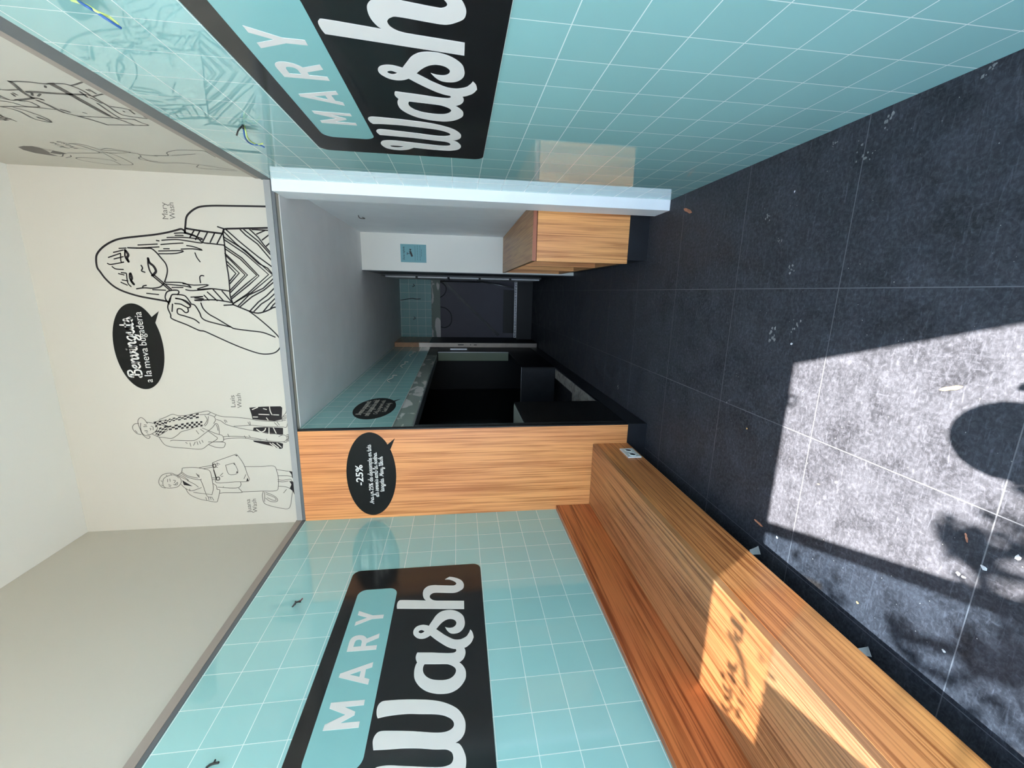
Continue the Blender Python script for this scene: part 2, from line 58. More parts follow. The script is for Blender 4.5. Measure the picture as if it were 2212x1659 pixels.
D_lady = [(4,[(-1261,3326),(-1254,3341),(-1243,3367),(-1248,3405),(-1263,3429),(-1295,3447),(-1320,3448),(-1343,3435),(-1351,3415)]),(4,[(-1283,3416),(-1268,3397),(-1256,3358),(-1267,3332),(-1280,3323)]),(4,[(-1283,3416),(-1315,3426),(-1344,3419),(-1352,3388),(-1347,3343),(-1326,3318),(-1300,3309),(-1274,3317),(-1261,3331)]),(4,[(-1287,3392),(-1306,3395)]),(4,[(-1284,3378),(-1304,3378)]),(4,[(-1326,3392),(-1333,3377)]),(4,[(-1336,3391),(-1343,3381)]),(4,[(-1295,3358),(-1299,3345),(-1314,3354)]),(4,[(-1327,3362),(-1331,3341),(-1312,3333),(-1321,3345),(-1331,3354)]),(4,[(-1295,3434),(-1302,3429)]),(4,[(-1327,3436),(-1334,3429)]),(4,[(-1258,3396),(-1265,3391)]),(4,[(-1249,3367),(-1259,3363)]),(4,[(-1258,3325),(-1278,3301),(-1298,3271),(-1308,3261),(-1333,3226),(-1353,3209)]),(4,[(-1255,3314),(-1278,3284),(-1299,3265),(-1305,3269)]),(4,[(-1329,3313),(-1359,3290),(-1377,3259),(-1372,3231),(-1357,3190)]),(4,[(-1364,3266),(-1379,3265)]),(4,[(-1261,3326),(-1242,3301),(-1223,3293),(-1208,3283),(-1208,3209),(-1218,3166),(-1229,3129),(-1249,3118),(-1282,3116),(-1328,3114),(-1373,3117),(-1413,3130)]),(4,[(-1246,3302),(-1276,3268),(-1298,3204),(-1295,3182)]),(4,[(-1236,3298),(-1266,3266),(-1286,3203)]),(4,[(-1252,3209),(-1272,3201)]),(4,[(-1259,3202),(-1279,3196)]),(4,[(-1262,3194),(-1282,3194)]),(4,[(-1298,3188),(-1345,3177),(-1384,3171),(-1425,3160),(-1432,3132)]),(4,[(-1359,3290),(-1406,3269),(-1442,3212),(-1458,3158),(-1470,3109),(-1447,3095),(-1382,3076),(-1375,3092),(-1348,3094),(-1328,3114)]),(4,[(-1391,3244),(-1404,3174),(-1413,3130)]),(4,[(-1431,3172),(-1451,3168)]),(4,[(-1431,3155),(-1451,3154)]),(4,[(-1429,3143),(-1449,3140)]),(4,[(-1432,3132),(-1456,3124)]),(4,[(-1179,3098),(-1164,3066),(-1143,3008),(-1123,2950),(-1127,2934),(-1192,2902),(-1264,2887),(-1320,2882),(-1323,2973),(-1325,3088),(-1283,3089),(-1231,3096),(-1179,3098)]),(4,[(-1198,3017),(-1185,2968),(-1190,2958),(-1256,2945),(-1265,3003),(-1198,3017)]),(4,[(-1211,3188),(-1203,3148),(-1195,3097)]),(4,[(-1219,3161),(-1208,3096)]),(4,[(-1288,3114),(-1289,3087)]),(4,[(-1301,3113),(-1301,3085)]),(4,[(-1180,3068),(-1190,3052)]),(4,[(-1180,3071),(-1199,3065)]),(4,[(-1274,3060),(-1255,3041)]),(4,[(-1281,3055),(-1278,3043)]),(4,[(-1303,2911),(-1271,2896)]),(4,[(-1209,3080),(-1212,3069)]),(4,[(-1358,3084),(-1368,3006),(-1367,2955),(-1348,2936),(-1325,2936)]),(4,[(-1371,2953),(-1394,2938),(-1406,2942),(-1402,3039),(-1404,3078)]),(4,[(-1355,3050),(-1358,3050)]),(4,[(-1212,2898),(-1215,2791),(-1215,2708),(-1258,2692),(-1298,2687),(-1365,2693),(-1401,2711),(-1400,2810),(-1400,2936)]),(4,[(-1242,2693),(-1250,2651),(-1258,2611)]),(4,[(-1288,2689),(-1291,2625),(-1302,2591)]),(4,[(-1318,2692),(-1323,2657),(-1318,2610),(-1332,2600)]),(4,[(-1368,2691),(-1374,2645),(-1388,2617)]),(4,[(-1331,2693),(-1336,2659),(-1331,2623)]),(4,[(-1404,2796),(-1434,2805),(-1488,2801),(-1510,2774),(-1530,2718),(-1545,2648),(-1517,2625),(-1470,2615),(-1429,2606),(-1403,2600)]),(4,[(-1412,2779),(-1430,2743),(-1452,2716),(-1476,2707),(-1487,2725),(-1480,2760),(-1455,2786)]),(4,[(-1425,2778),(-1451,2728),(-1472,2718),(-1474,2736),(-1452,2774)]),(4,[(-1420,2663),(-1394,2641)]),(4,[(-1408,2787),(-1482,2795)]),(8,[(-1189,3096),(-1189,3080),(-1208,3081),(-1209,3096),(-1189,3096)]),(8,[(-1286,3086),(-1284,3069),(-1303,3069),(-1304,3086),(-1286,3086)]),(8,[(-1231,3096),(-1283,3089)])]
D_lady_fill = [[(-1297,3303),(-1321,3274),(-1345,3244),(-1333,3297)],[(-1125,2953),(-1127,2934),(-1136,2937)],[(-1320,2882),(-1320,2899),(-1294,2887)],[(-1185,2968),(-1190,2958),(-1200,2959)],[(-1256,2945),(-1256,2957),(-1242,2949)],[(-1255,2613),(-1262,2582),(-1309,2577),(-1310,2595),(-1282,2598)],[(-1331,2617),(-1335,2594),(-1370,2580),(-1448,2578),(-1444,2589),(-1409,2601),(-1388,2619),(-1358,2605)]]
D_rfig = [(12,[(1745,2889),(1777,2901),(1825,2923),(1874,2936)]),(12,[(1894,2937),(1932,2935),(1970,2939),(2000,2939)]),(12,[(1903,3011),(1892,2976),(1872,2924),(1884,2912)]),(12,[(1970,2922),(1988,2912)]),(12,[(2029,2912),(2063,2888),(2107,2867)]),(7,[(1745,2888),(1740,2851),(1739,2820),(1744,2785),(1736,2762),(1732,2721),(1742,2708),(1771,2699),(1820,2704),(1891,2711),(1970,2724),(1990,2709),(2004,2652)]),(7,[(2000,2939),(2029,2912)]),(7,[(2107,2867),(2094,2781),(2082,2698),(2057,2703),(2022,2710)]),(7,[(1740,2771),(1811,2774),(1892,2782),(1995,2787),(2040,2769),(2085,2754)]),(7,[(1737,2763),(1810,2768),(1891,2776),(1994,2781)]),(7,[(1736,2755),(1809,2761),(1889,2768),(2000,2778)]),(7,[(1820,2908),(1814,2875),(1814,2787),(1806,2715),(1816,2709)]),(7,[(1826,2911),(1823,2882),(1820,2792),(1812,2720)]),(7,[(2027,2904),(2024,2834),(2021,2781),(2023,2708)]),(7,[(1817,2985),(1819,2965),(1808,2919)]),(7,[(1742,2708),(1724,2675),(1707,2647)]),(7,[(1787,2716),(1830,2727)]),(7,[(1820,2701),(1804,2673),(1792,2651)]),(7,[(1834,2719),(1877,2717)]),(7,[(1880,2733),(1961,2750),(2024,2758)]),(7,[(1902,2705),(1909,2676),(1923,2650)]),(7,[(1986,2648),(2002,2643)]),(7,[(1761,2669),(1793,2672)]),(7,[(1765,2679),(1775,2678)]),(7,[(1758,2797),(1773,2809)]),(7,[(1825,2895),(1850,2915)]),(7,[(1832,2875),(1853,2900)]),(7,[(1848,2977),(1869,2986)]),(7,[(1840,2965),(1857,2968)]),(7,[(1876,3039),(1909,3036),(1903,3011)]),(7,[(1892,3055),(1907,3041)]),(7,[(1924,3084),(1930,3056),(1960,3034),(1957,2987),(1928,2978),(1911,2981),(1910,3008)]),(7,[(1982,3138),(1965,3029),(1974,2942)]),(7,[(1982,3138),(1997,3116),(2028,3109),(2085,3122),(2109,3115),(2122,3085),(2075,3065),(2015,3073),(1983,3092)]),(7,[(2069,3090),(2085,3085),(2114,3084)]),(7,[(2080,3095),(2093,3086)]),(7,[(2085,3234),(2105,3228),(2137,3224)]),(7,[(2132,3278),(2127,3247)]),(7,[(2069,3219),(2099,3232),(2111,3220)]),(7,[(2114,3259),(2115,3242),(2104,3225)]),(7,[(1925,2658),(1962,2666)]),(7,[(1985,2861),(1991,2854)]),(7,[(1940,2689),(1947,2691)])]
D_rlady = [(5,[(2534,3437),(2568,3418),(2585,3401)]),(5,[(2649,3487),(2641,3468),(2592,3425)]),(5,[(2666,3472),(2639,3427),(2612,3408)]),(5,[(2571,3387),(2542,3231),(2505,3209),(2453,3217),(2416,3233),(2404,3248),(2409,3198),(2446,3181),(2487,3174)]),(5,[(2480,3169),(2449,3118),(2464,3085),(2484,3051),(2502,3061),(2528,3163),(2515,3208)]),(5,[(2541,3227),(2536,3201),(2583,3210),(2666,3233)]),(5,[(2519,3172),(2574,3163),(2647,3172),(2729,3197),(2752,3273),(2753,3345),(2721,3407),(2693,3427),(2662,3422),(2644,3381),(2646,3316),(2665,3260),(2744,3268)]),(5,[(2502,3061),(2512,3029),(2554,3040),(2584,3071),(2622,3080),(2641,3019)]),(5,[(2522,3019),(2537,2953)]),(5,[(2499,3179),(2480,3112),(2492,3063)]),(5,[(2535,3469),(2540,3442)]),(5,[(2512,3462),(2527,3456)]),(5,[(2527,2959),(2513,2889),(2457,2858),(2404,2770),(2392,2651)]),(5,[(2509,2868),(2456,2729)]),(5,[(2572,3054),(2663,3039),(2643,2873),(2721,2675)]),(5,[(2663,2829),(2728,2858),(2742,2673)]),(5,[(2392,2651),(2490,2653)])]
D_rlady_fill = [[(2516,3558),(2492,3514),(2486,3472),(2506,3456),(2551,3466),(2580,3475),(2600,3492),(2645,3488),(2635,3521),(2609,3564),(2562,3576)],[(2544,3432),(2561,3409),(2585,3401),(2606,3449),(2591,3484)]]
D_rcap = [[(2398,3340),(2489,3291)],[(2085,3234),(2137,3224)]]
D_glass = [(18,[(-632,3244),(-640,3192),(-645,3152)]),(10,[(-583,3182),(-600,3129)]),(14,[(-671,3201),(-685,3186),(-690,3151),(-646,3142)]),(16,[(-883,3253),(-887,3234)]),(18,[(-820,3212),(-823,3160),(-797,3144)]),(12,[(-857,3205),(-861,3158),(-870,3125),(-869,3165),(-844,3164)]),(13,[(-922,3226),(-933,3185),(-916,3160),(-944,3145),(-968,3195)]),(12,[(-1008,3214),(-1011,3159),(-980,3128)]),(10,[(-1062,3207),(-1060,3154),(-1056,3176),(-1038,3151)]),(8,[(-997,3093),(-984,3049),(-971,3091),(-954,3049)]),(8,[(-927,3091),(-922,3032)]),(8,[(-875,3084),(-891,3056)]),(9,[(-728,2909),(-731,2869)]),(9,[(-770,2927),(-769,2895)]),(9,[(-819,2935),(-821,2894),(-835,2905)]),(9,[(-876,2941),(-873,2900),(-888,2920)]),(9,[(-954,2923),(-962,2896)]),(8,[(-828,2907),(-829,2875)])]
D_leafshadow = [[(-704,3200),(-741,3101),(-802,3026),(-859,2981)],[(-703,2933),(-709,2915)]]
D_debris = {'leaf':[(-0.245,1.001),(0.521,2.581),(-0.651,0.876),(-1.054,1.625)],'paper':[(-1.197,1.613),(-1.218,1.056)],'scrap':[(0.446,1.73),(-0.71,0.824),(-1.014,0.855),(-0.766,0.859),(-1.057,1.51),(-1.069,1.117),(-0.376,1.509),(-0.639,0.768),(-0.638,1.8),(-0.723,1.359),(-0.68,1.287),(-0.765,0.872),(-0.19,1.61)],'stain':[(0.123,1.674),(-0.152,1.726),(-0.11,1.599),(0.504,1.434),(0.362,1.871),(0.253,1.775),(0.585,1.368),(0.578,1.565),(0.619,1.094),(-0.805,3.473),(-0.541,1.963)]}
D_wireR_y = [(0.633,1.978,2.28),(0.603,1.941,2.26),(0.593,1.974,2.271),(0.593,2.03,2.282),(0.593,2.064,2.273),(0.583,2.012,2.23)]
D_wireR_b = [(0.633,1.981,2.284),(0.603,1.955,2.273),(0.593,1.976,2.281),(0.593,2.025,2.295),(0.593,2.062,2.294),(0.588,2.055,2.256),(0.583,2.062,2.244)]
D_wireR2_y = [(0.633,1.236,2.303),(0.613,1.211,2.255),(0.603,1.212,2.238),(0.603,1.229,2.225),(0.593,1.238,2.214)]
D_wireR2_b = [(0.633,1.234,2.291),(0.608,1.202,2.253),(0.603,1.215,2.241),(0.593,1.217,2.224),(0.588,1.24,2.211)]
D_wireL = [[(-1.64,2.0,2.304),(-1.63,1.998,2.297),(-1.62,2.002,2.289),(-1.61,1.997,2.275),(-1.605,1.99,2.258)],[(-1.64,2.008,2.303),(-1.628,2.013,2.294),(-1.62,2.014,2.276),(-1.61,2.009,2.261),(-1.6,2.009,2.254)],[(-1.64,2.011,2.302),(-1.62,1.996,2.287),(-1.615,2.009,2.29)]]
D_wireL2 = [[(-1.64,1.242,2.31),(-1.625,1.239,2.289),(-1.61,1.23,2.262)],[(-1.64,1.249,2.306),(-1.625,1.243,2.286),(-1.61,1.24,2.278)]]

# ---------------------------------------------------------------- helpers
def lin(r, g, b):
    f = lambda c: ((c/255.0 + 0.055)/1.055)**2.4 if c/255.0 > 0.04045 else c/255.0/12.92
    return (f(r), f(g), f(b), 1.0)
def mat(name, color, rough=0.6, metal=0.0, spec=0.5, coat=0.0, bump=0.0, bump_scale=60.0, var=0.0, var_scale=3.0):
    m = bpy.data.materials.new(name); m.use_nodes = True
    n = m.node_tree.nodes; l = m.node_tree.links; p = n['Principled BSDF']
    p.inputs['Base Color'].default_value = color; p.inputs['Roughness'].default_value = rough
    p.inputs['Metallic'].default_value = metal; p.inputs['Specular IOR Level'].default_value = spec
    p.inputs['Coat Weight'].default_value = coat
    t = n.new('ShaderNodeTexCoord')
    if var > 0:
        no = n.new('ShaderNodeTexNoise'); no.inputs['Scale'].default_value = var_scale; no.inputs['Detail'].default_value = 6
        l.new(t.outputs['Object'], no.inputs['Vector'])
        mr = n.new('ShaderNodeMapRange'); mr.inputs[1].default_value = 0.3; mr.inputs[2].default_value = 0.7
        mr.inputs[3].default_value = 1 - var; mr.inputs[4].default_value = 1 + var
        l.new(no.outputs['Fac'], mr.inputs[0])
        mx = n.new('ShaderNodeVectorMath'); mx.operation = 'SCALE'; mx.inputs[0].default_value = color[:3]
        l.new(mr.outputs[0], mx.inputs['Scale']); l.new(mx.outputs[0], p.inputs['Base Color'])
    if bump > 0:
        nb = n.new('ShaderNodeTexNoise'); nb.inputs['Scale'].default_value = bump_scale; nb.inputs['Detail'].default_value = 4
        l.new(t.outputs['Object'], nb.inputs['Vector'])
        b = n.new('ShaderNodeBump'); b.inputs['Strength'].default_value = bump; b.inputs['Distance'].default_value = 0.004
        l.new(nb.outputs['Fac'], b.inputs['Height']); l.new(b.outputs[0], p.inputs['Normal'])
    return m
def math_node(n, l, op, a, b=None, c=None):
    x = n.new('ShaderNodeMath'); x.operation = op
    for i, v in enumerate((a, b, c)):
        if v is None: continue
        if hasattr(v, 'links') or hasattr(v, 'is_output'): l.new(v, x.inputs[i])
        else: x.inputs[i].default_value = v
    return x.outputs[0]
def joint_mask(n, l, coord, offset, pitch, width):
    """1 on the joint line, 0 elsewhere"""
    a = math_node(n, l, 'SUBTRACT', coord, offset)
    a = math_node(n, l, 'DIVIDE', a, pitch)
    a = math_node(n, l, 'ADD', a, 0.5)
    a = math_node(n, l, 'FRACT', a)
    a = math_node(n, l, 'SUBTRACT', a, 0.5)
    a = math_node(n, l, 'ABSOLUTE', a)
    return math_node(n, l, 'LESS_THAN', a, width/pitch/2)
def tile_mat(name, axis, off_a, pitch_a, off_z, pitch_z, width=0.0028, rough=0.035, coat=0.8, color=lin(152, 199, 195)):
    m = bpy.data.materials.new(name); m.use_nodes = True
    n = m.node_tree.nodes; l = m.node_tree.links; p = n['Principled BSDF']
    t = n.new('ShaderNodeTexCoord'); s = n.new('ShaderNodeSeparateXYZ'); l.new(t.outputs['Object'], s.inputs[0])
    j1 = joint_mask(n, l, s.outputs[axis], off_a, pitch_a, width); j2 = joint_mask(n, l, s.outputs['Z'], off_z, pitch_z, width)
    j = math_node(n, l, 'MAXIMUM', j1, j2)
    # each tile its own slight tone
    ca = math_node(n, l, 'FLOOR', math_node(n, l, 'DIVIDE', math_node(n, l, 'SUBTRACT', s.outputs[axis], off_a), pitch_a))
    cz = math_node(n, l, 'FLOOR', math_node(n, l, 'DIVIDE', math_node(n, l, 'SUBTRACT', s.outputs['Z'], off_z), pitch_z))
    cv = n.new('ShaderNodeCombineXYZ'); l.new(ca, cv.inputs[0]); l.new(cz, cv.inputs[1])
    wh = n.new('ShaderNodeTexWhiteNoise'); wh.noise_dimensions = '2D'; l.new(cv.outputs[0], wh.inputs['Vector'])
    tone = math_node(n, l, 'MULTIPLY_ADD', wh.outputs['Value'], 0.07, 0.965)
    sc = n.new('ShaderNodeVectorMath'); sc.operation = 'SCALE'; sc.inputs[0].default_value = color[:3]; l.new(tone, sc.inputs['Scale'])
    mx = n.new('ShaderNodeMix'); mx.data_type = 'RGBA'; l.new(j, mx.inputs['Factor']); l.new(sc.outputs[0], mx.inputs[6]); mx.inputs[7].default_value = lin(226, 236, 228)
    l.new(mx.outputs[2], p.inputs['Base Color'])
    r = math_node(n, l, 'MULTIPLY_ADD', j, 0.5, rough); l.new(r, p.inputs['Roughness'])
    # hollow joints, tiles set at slightly different angles
    nb = n.new('ShaderNodeTexNoise'); nb.inputs['Scale'].default_value = 4; nb.inputs['Detail'].default_value = 1; l.new(t.outputs['Object'], nb.inputs['Vector'])
    h = math_node(n, l, 'ADD', math_node(n, l, 'MULTIPLY', j, -0.3), math_node(n, l, 'MULTIPLY', nb.outputs['Fac'], 0.12))
    b = n.new('ShaderNodeBump'); b.inputs['Strength'].default_value = 0.35; b.inputs['Distance'].default_value = 0.003
    l.new(h, b.inputs['Height']); l.new(b.outputs[0], p.inputs['Normal'])
    p.inputs['IOR'].default_value = 1.55; p.inputs['Coat Weight'].default_value = coat; p.inputs['Coat Roughness'].default_value = 0.012
    return m
def wood_mat(name, grain, light, dark, seed=0.0, fine=1.0, rough=0.42):
    """grain: axis index along which the grain runs"""
    m = bpy.data.materials.new(name); m.use_nodes = True
    n = m.node_tree.nodes; l = m.node_tree.links; p = n['Principled BSDF']
    t = n.new('ShaderNodeTexCoord')
    def mapped(along, across, off):
        mp = n.new('ShaderNodeMapping'); sc = [across]*3; sc[grain] = along
        mp.inputs['Scale'].default_value = sc; mp.inputs['Location'].default_value = (off, off*1.7, off*0.6)
        l.new(t.outputs['Object'], mp.inputs['Vector']); return mp.outputs[0]
    fineN = n.new('ShaderNodeTexNoise'); fineN.inputs['Scale'].default_value = 1; fineN.inputs['Detail'].default_value = 3; fineN.inputs['Roughness'].default_value = 0.55
    l.new(mapped(1.3, 120*fine, seed), fineN.inputs['Vector'])
    mid = n.new('ShaderNodeTexNoise'); mid.inputs['Scale'].default_value = 1; mid.inputs['Detail'].default_value = 3
    mid.inputs['Distortion'].default_value = 0.6; l.new(mapped(1.8, 26, seed+3), mid.inputs['Vector'])
    big = n.new('ShaderNodeTexNoise'); big.inputs['Scale'].default_value = 1; big.inputs['Detail'].default_value = 1; l.new(mapped(0.9, 4.5, seed+9), big.inputs['Vector'])
    a = math_node(n, l, 'MULTIPLY', fineN.outputs['Fac'], 0.68)
    a = math_node(n, l, 'MULTIPLY_ADD', mid.outputs['Fac'], 0.32, a)
    r = n.new('ShaderNodeValToRGB'); l.new(a, r.inputs[0])
    e = r.color_ramp.elements; e[0].position = 0.38; e[0].color = dark; e[1].position = 0.55; e[1].color = light
    hs = n.new('ShaderNodeHueSaturation'); l.new(r.outputs[0], hs.inputs['Color'])
    l.new(math_node(n, l, 'MULTIPLY_ADD', big.outputs['Fac'], 0.36, 0.86), hs.inputs['Value'])
    l.new(math_node(n, l, 'MULTIPLY_ADD', big.outputs['Fac'], 0.02, 0.488), hs.inputs['Hue'])
    l.new(hs.outputs[0], p.inputs['Base Color'])
    p.inputs['Roughness'].default_value = rough
    b = n.new('ShaderNodeBump'); b.inputs['Strength'].default_value = 0.25; b.inputs['Distance'].default_value = 0.001
    l.new(fineN.outputs['Fac'], b.inputs['Height']); l.new(b.outputs[0], p.inputs['Normal'])
    return m
def floor_mat():
    m = bpy.data.materials.new('dark_slate_floor'); m.use_nodes = True
    n = m.node_tree.nodes; l = m.node_tree.links; p = n['Principled BSDF']
    t = n.new('ShaderNodeTexCoord'); s = n.new('ShaderNodeSeparateXYZ'); l.new(t.outputs['Object'], s.inputs[0])
    j = math_node(n, l, 'MAXIMUM', joint_mask(n, l, s.outputs['X'], 0.043, 0.597, 0.0032), joint_mask(n, l, s.outputs['Y'], 1.434, 0.603, 0.0032))
    def noise(scale, detail, stretch=(1, 1, 1), rot=0.0, dist=0.0):
        mp = n.new('ShaderNodeMapping'); mp.inputs['Scale'].default_value = stretch; mp.inputs['Rotation'].default_value = (0, 0, rot)
        l.new(t.outputs['Object'], mp.inputs['Vector'])
        x = n.new('ShaderNodeTexNoise'); x.inputs['Scale'].default_value = scale; x.inputs['Detail'].default_value = detail; x.inputs['Distortion'].default_value = dist
        x.inputs['Roughness'].default_value = 0.6
        l.new(mp.outputs[0], x.inputs['Vector']); return x.outputs['Fac']
    def ramp(v, a, b, lo, hi):
        x = n.new('ShaderNodeMapRange'); x.inputs[1].default_value = a; x.inputs[2].default_value = b; x.inputs[3].default_value = lo; x.inputs[4].default_value = hi
        l.new(v, x.inputs[0]); return x.outputs[0]
    cloud = ramp(noise(7, 8, dist=0.7), 0.35, 0.7, 0.0, 1.0)
    scr1 = ramp(noise(9, 6, (1.0, 9.0, 1), 0.7, 1.6), 0.58, 0.74, 0.0, 1.0)
    scr2 = ramp(noise(11, 6, (8.0, 1.0, 1), 0.3, 1.8), 0.60, 0.76, 0.0, 1.0)
    grit = ramp(noise(150, 3), 0.62, 0.8, 0.0, 1.0)
    v = math_node(n, l, 'MULTIPLY_ADD', cloud, 0.026, 0.019)
    v = math_node(n, l, 'MULTIPLY_ADD', scr1, 0.040, v)
    v = math_node(n, l, 'MULTIPLY_ADD', scr2, 0.034, v)
    v = math_node(n, l, 'MULTIPLY_ADD', grit, 0.05, v)
    v = math_node(n, l, 'MULTIPLY_ADD', ramp(noise(70, 5, dist=0.5), 0.42, 0.75, 0.0, 1.0), 0.035, v)
    v = math_node(n, l, 'MULTIPLY_ADD', ramp(noise(28, 7, (1, 2.2, 1), 0.9, 2.2), 0.5, 0.75, 0.0, 1.0), 0.03, v)
    c = n.new('ShaderNodeCombineXYZ'); l.new(math_node(n, l, 'MULTIPLY', v, 0.94), c.inputs[0]); l.new(math_node(n, l, 'MULTIPLY', v, 0.95), c.inputs[1]); l.new(math_node(n, l, 'MULTIPLY', v, 1.12), c.inputs[2])
    mx = n.new('ShaderNodeMix'); mx.data_type = 'RGBA'; l.new(j, mx.inputs['Factor']); l.new(c.outputs[0], mx.inputs[6]); mx.inputs[7].default_value = (0.13, 0.13, 0.14, 1)
    l.new(mx.outputs[2], p.inputs['Base Color'])
    l.new(ramp(cloud, 0, 1, 0.45, 0.68), p.inputs['Roughness']); p.inputs['Specular IOR Level'].default_value = 0.2
    b = n.new('ShaderNodeBump'); b.inputs['Strength'].default_value = 0.3; b.inputs['Distance'].default_value = 0.002
    l.new(math_node(n, l, 'MULTIPLY_ADD', j, -0.6, math_node(n, l, 'MULTIPLY', scr1, 0.3)), b.inputs['Height']); l.new(b.outputs[0], p.inputs['Normal'])
    return m
def glass_mat(name, tint):
    m = bpy.data.materials.new(name); m.use_nodes = True
    n = m.node_tree.nodes; l = m.node_tree.links; n.remove(n['Principled BSDF'])
    tr = n.new('ShaderNodeBsdfTransparent'); tr.inputs[0].default_value = (*tint, 1)
    gl = n.new('ShaderNodeBsdfGlossy'); gl.inputs['Roughness'].default_value = 0.0
    mx = n.new("ShaderNodeMixShader"); mx.inputs[0].default_value = 0.05; l.new(tr.outputs[0], mx.inputs[1]); l.new(gl.outputs[0], mx.inputs[2])
    l.new(mx.outputs[0], n['Material Output'].inputs[0]); return m
def film_mat(name, c):
    m = bpy.data.materials.new(name); m.use_nodes = True
    n = m.node_tree.nodes; l = m.node_tree.links; n.remove(n['Principled BSDF'])
    a = n.new('ShaderNodeBsdfTranslucent'); a.inputs[0].default_value = (*c, 1); b = n.new('ShaderNodeBsdfDiffuse'); b.inputs[0].default_value = (*c, 1)
    mx = n.new('ShaderNodeMixShader'); mx.inputs[0].default_value = 0.6; l.new(a.outputs[0], mx.inputs[1]); l.new(b.outputs[0], mx.inputs[2])
    l.new(mx.outputs[0], n['Material Output'].inputs[0]); return m

def props(o, label=None, cat=None, group=None, kind=None):
    if label: o['label'] = label
    if cat: o['category'] = cat
    if group: o['group'] = group
    if kind: o['kind'] = kind
    return o
def link(name, me, m, parent=None):
    for x in (m if isinstance(m, (list, tuple)) else [m]): me.materials.append(x)
    o = bpy.data.objects.new(name, me); COL.objects.link(o)
    if parent is not None:
        o.parent = parent; o.matrix_parent_inverse = parent.matrix_world.inverted() if parent.type != 'EMPTY' else Matrix.Translation(-parent.location)
    return o
def thing(name, label, cat, loc=(0, 0, 0), group=None):
    o = bpy.data.objects.new(name, None); COL.objects.link(o); o.location = loc; o.empty_display_size = 0.05
    return props(o, label, cat, group)
def struct(o): o['kind'] = 'structure'; return o
def mesh(name, verts, faces):
    me = bpy.data.meshes.new(name); me.from_pydata([tuple(v) for v in verts], [], faces); me.update(); return me
def boxes(name, bs, m, parent=None, bevel=0.0):
    """bs: list of (x0,x1,y0,y1,z0,z1) in one mesh"""
    bm = bmesh.new()
    for x0, x1, y0, y1, z0, z1 in bs:
        r = bmesh.ops.create_cube(bm, size=1.0)
        for v in r['verts']:
            v.co = Vector(((x0+x1)/2 + v.co.x*(x1-x0), (y0+y1)/2 + v.co.y*(y1-y0), (z0+z1)/2 + v.co.z*(z1-z0)))
    if bevel > 0:
        bmesh.ops.bevel(bm, geom=bm.edges[:], offset=bevel, segments=2, affect='EDGES', profile=0.7)
    me = bpy.data.meshes.new(name); bm.to_mesh(me); bm.free()
    return link(name, me, m, parent)
def box(name, b, m, parent=None, bevel=0.0): return boxes(name, [b], m, parent, bevel)
def smooth(pts, n=6, closed=False):
    """Catmull-Rom through the points"""
    P = [Vector(p) for p in pts]
    if len(P) < 3: return P
    out = []; L = len(P); segs = L if closed else L-1
    for i in range(segs):
        if closed: p0, p1, p2, p3 = P[(i-1) % L], P[i], P[(i+1) % L], P[(i+2) % L]
        else: p0, p1, p2, p3 = P[max(i-1, 0)], P[i], P[i+1], P[min(i+2, L-1)]
        for k in range(n):
            t = k/n
            out.append(0.5*((2*p1) + (p2-p0)*t + (2*p0-5*p1+4*p2-p3)*t*t + (3*p1-p0-3*p2+p3)*t*t*t))
    if not closed: out.append(P[-1])
    return out
def tube(name, pts, r, m, parent=None, sides=8, n=6, world=True):
    P = smooth(pts, n); verts = []; faces = []; up = Vector((0.13, 0.21, 0.97))
    for i, p in enumerate(P):
        d = (P[min(i+1, len(P)-1)] - P[max(i-1, 0)]); d = d.normalized() if d.length > 1e-9 else Vector((0, 0, 1))
        a = d.cross(up); a = a.normalized() if a.length > 1e-4 else d.cross(Vector((1, 0, 0))).normalized(); b = d.cross(a)
        up = -(b) if False else up
        for k in range(sides):
            w = 2*math.pi*k/sides; verts.append(p + r*(math.cos(w)*a + math.sin(w)*b))
    for i in range(len(P)-1):
        for k in range(sides):
            k2 = (k+1) % sides; faces.append((i*sides+k, i*sides+k2, (i+1)*sides+k2, (i+1)*sides+k))
    faces.append(tuple(range(sides))[::-1]); faces.append(tuple((len(P)-1)*sides + k for k in range(sides)))
    me = mesh(name, verts, faces)
    for f in me.polygons: f.use_smooth = True
    return link(name, me, m, parent)
# flat cut shapes: planes give the mapping (a, b, h) -> world
def planeX(x, sgn): return lambda a, b, h=0.0: Vector((x + sgn*h, a, b))
def planeXm(x, sgn, c): return lambda a, b, h=0.0: Vector((x + sgn*h, c - a, b))
def planeY(y, sgn=-1): return lambda a, b, h=0.0: Vector((a, y + sgn*h, b))
def planeZ(z): return lambda a, b, h=0.0: Vector((a, b, z + h))
def refine(loop, n=5):
    """loop of (a, b, corner); rounds everything but the corners, result in metres"""
    L = len(loop); out = []
    for i in range(L):
        p0, p1, p2, p3 = loop[(i-1) % L], loop[i], loop[(i+1) % L], loop[(i+2) % L]
        A = Vector(p0[:2]) if not p1[2] else Vector(p1[:2]); B = Vector(p1[:2]); C = Vector(p2[:2]); D = Vector(p3[:2]) if not p2[2] else Vector(p2[:2])
        if p1[2] and p2[2]: out.append(B); continue
        for k in range(n):
            t = k/n
            out.append(0.5*((2*B) + (C-A)*t + (2*A-5*B+4*C-D)*t*t + (3*B-A-3*C+D)*t*t*t))
    return [v/1000.0 for v in out]
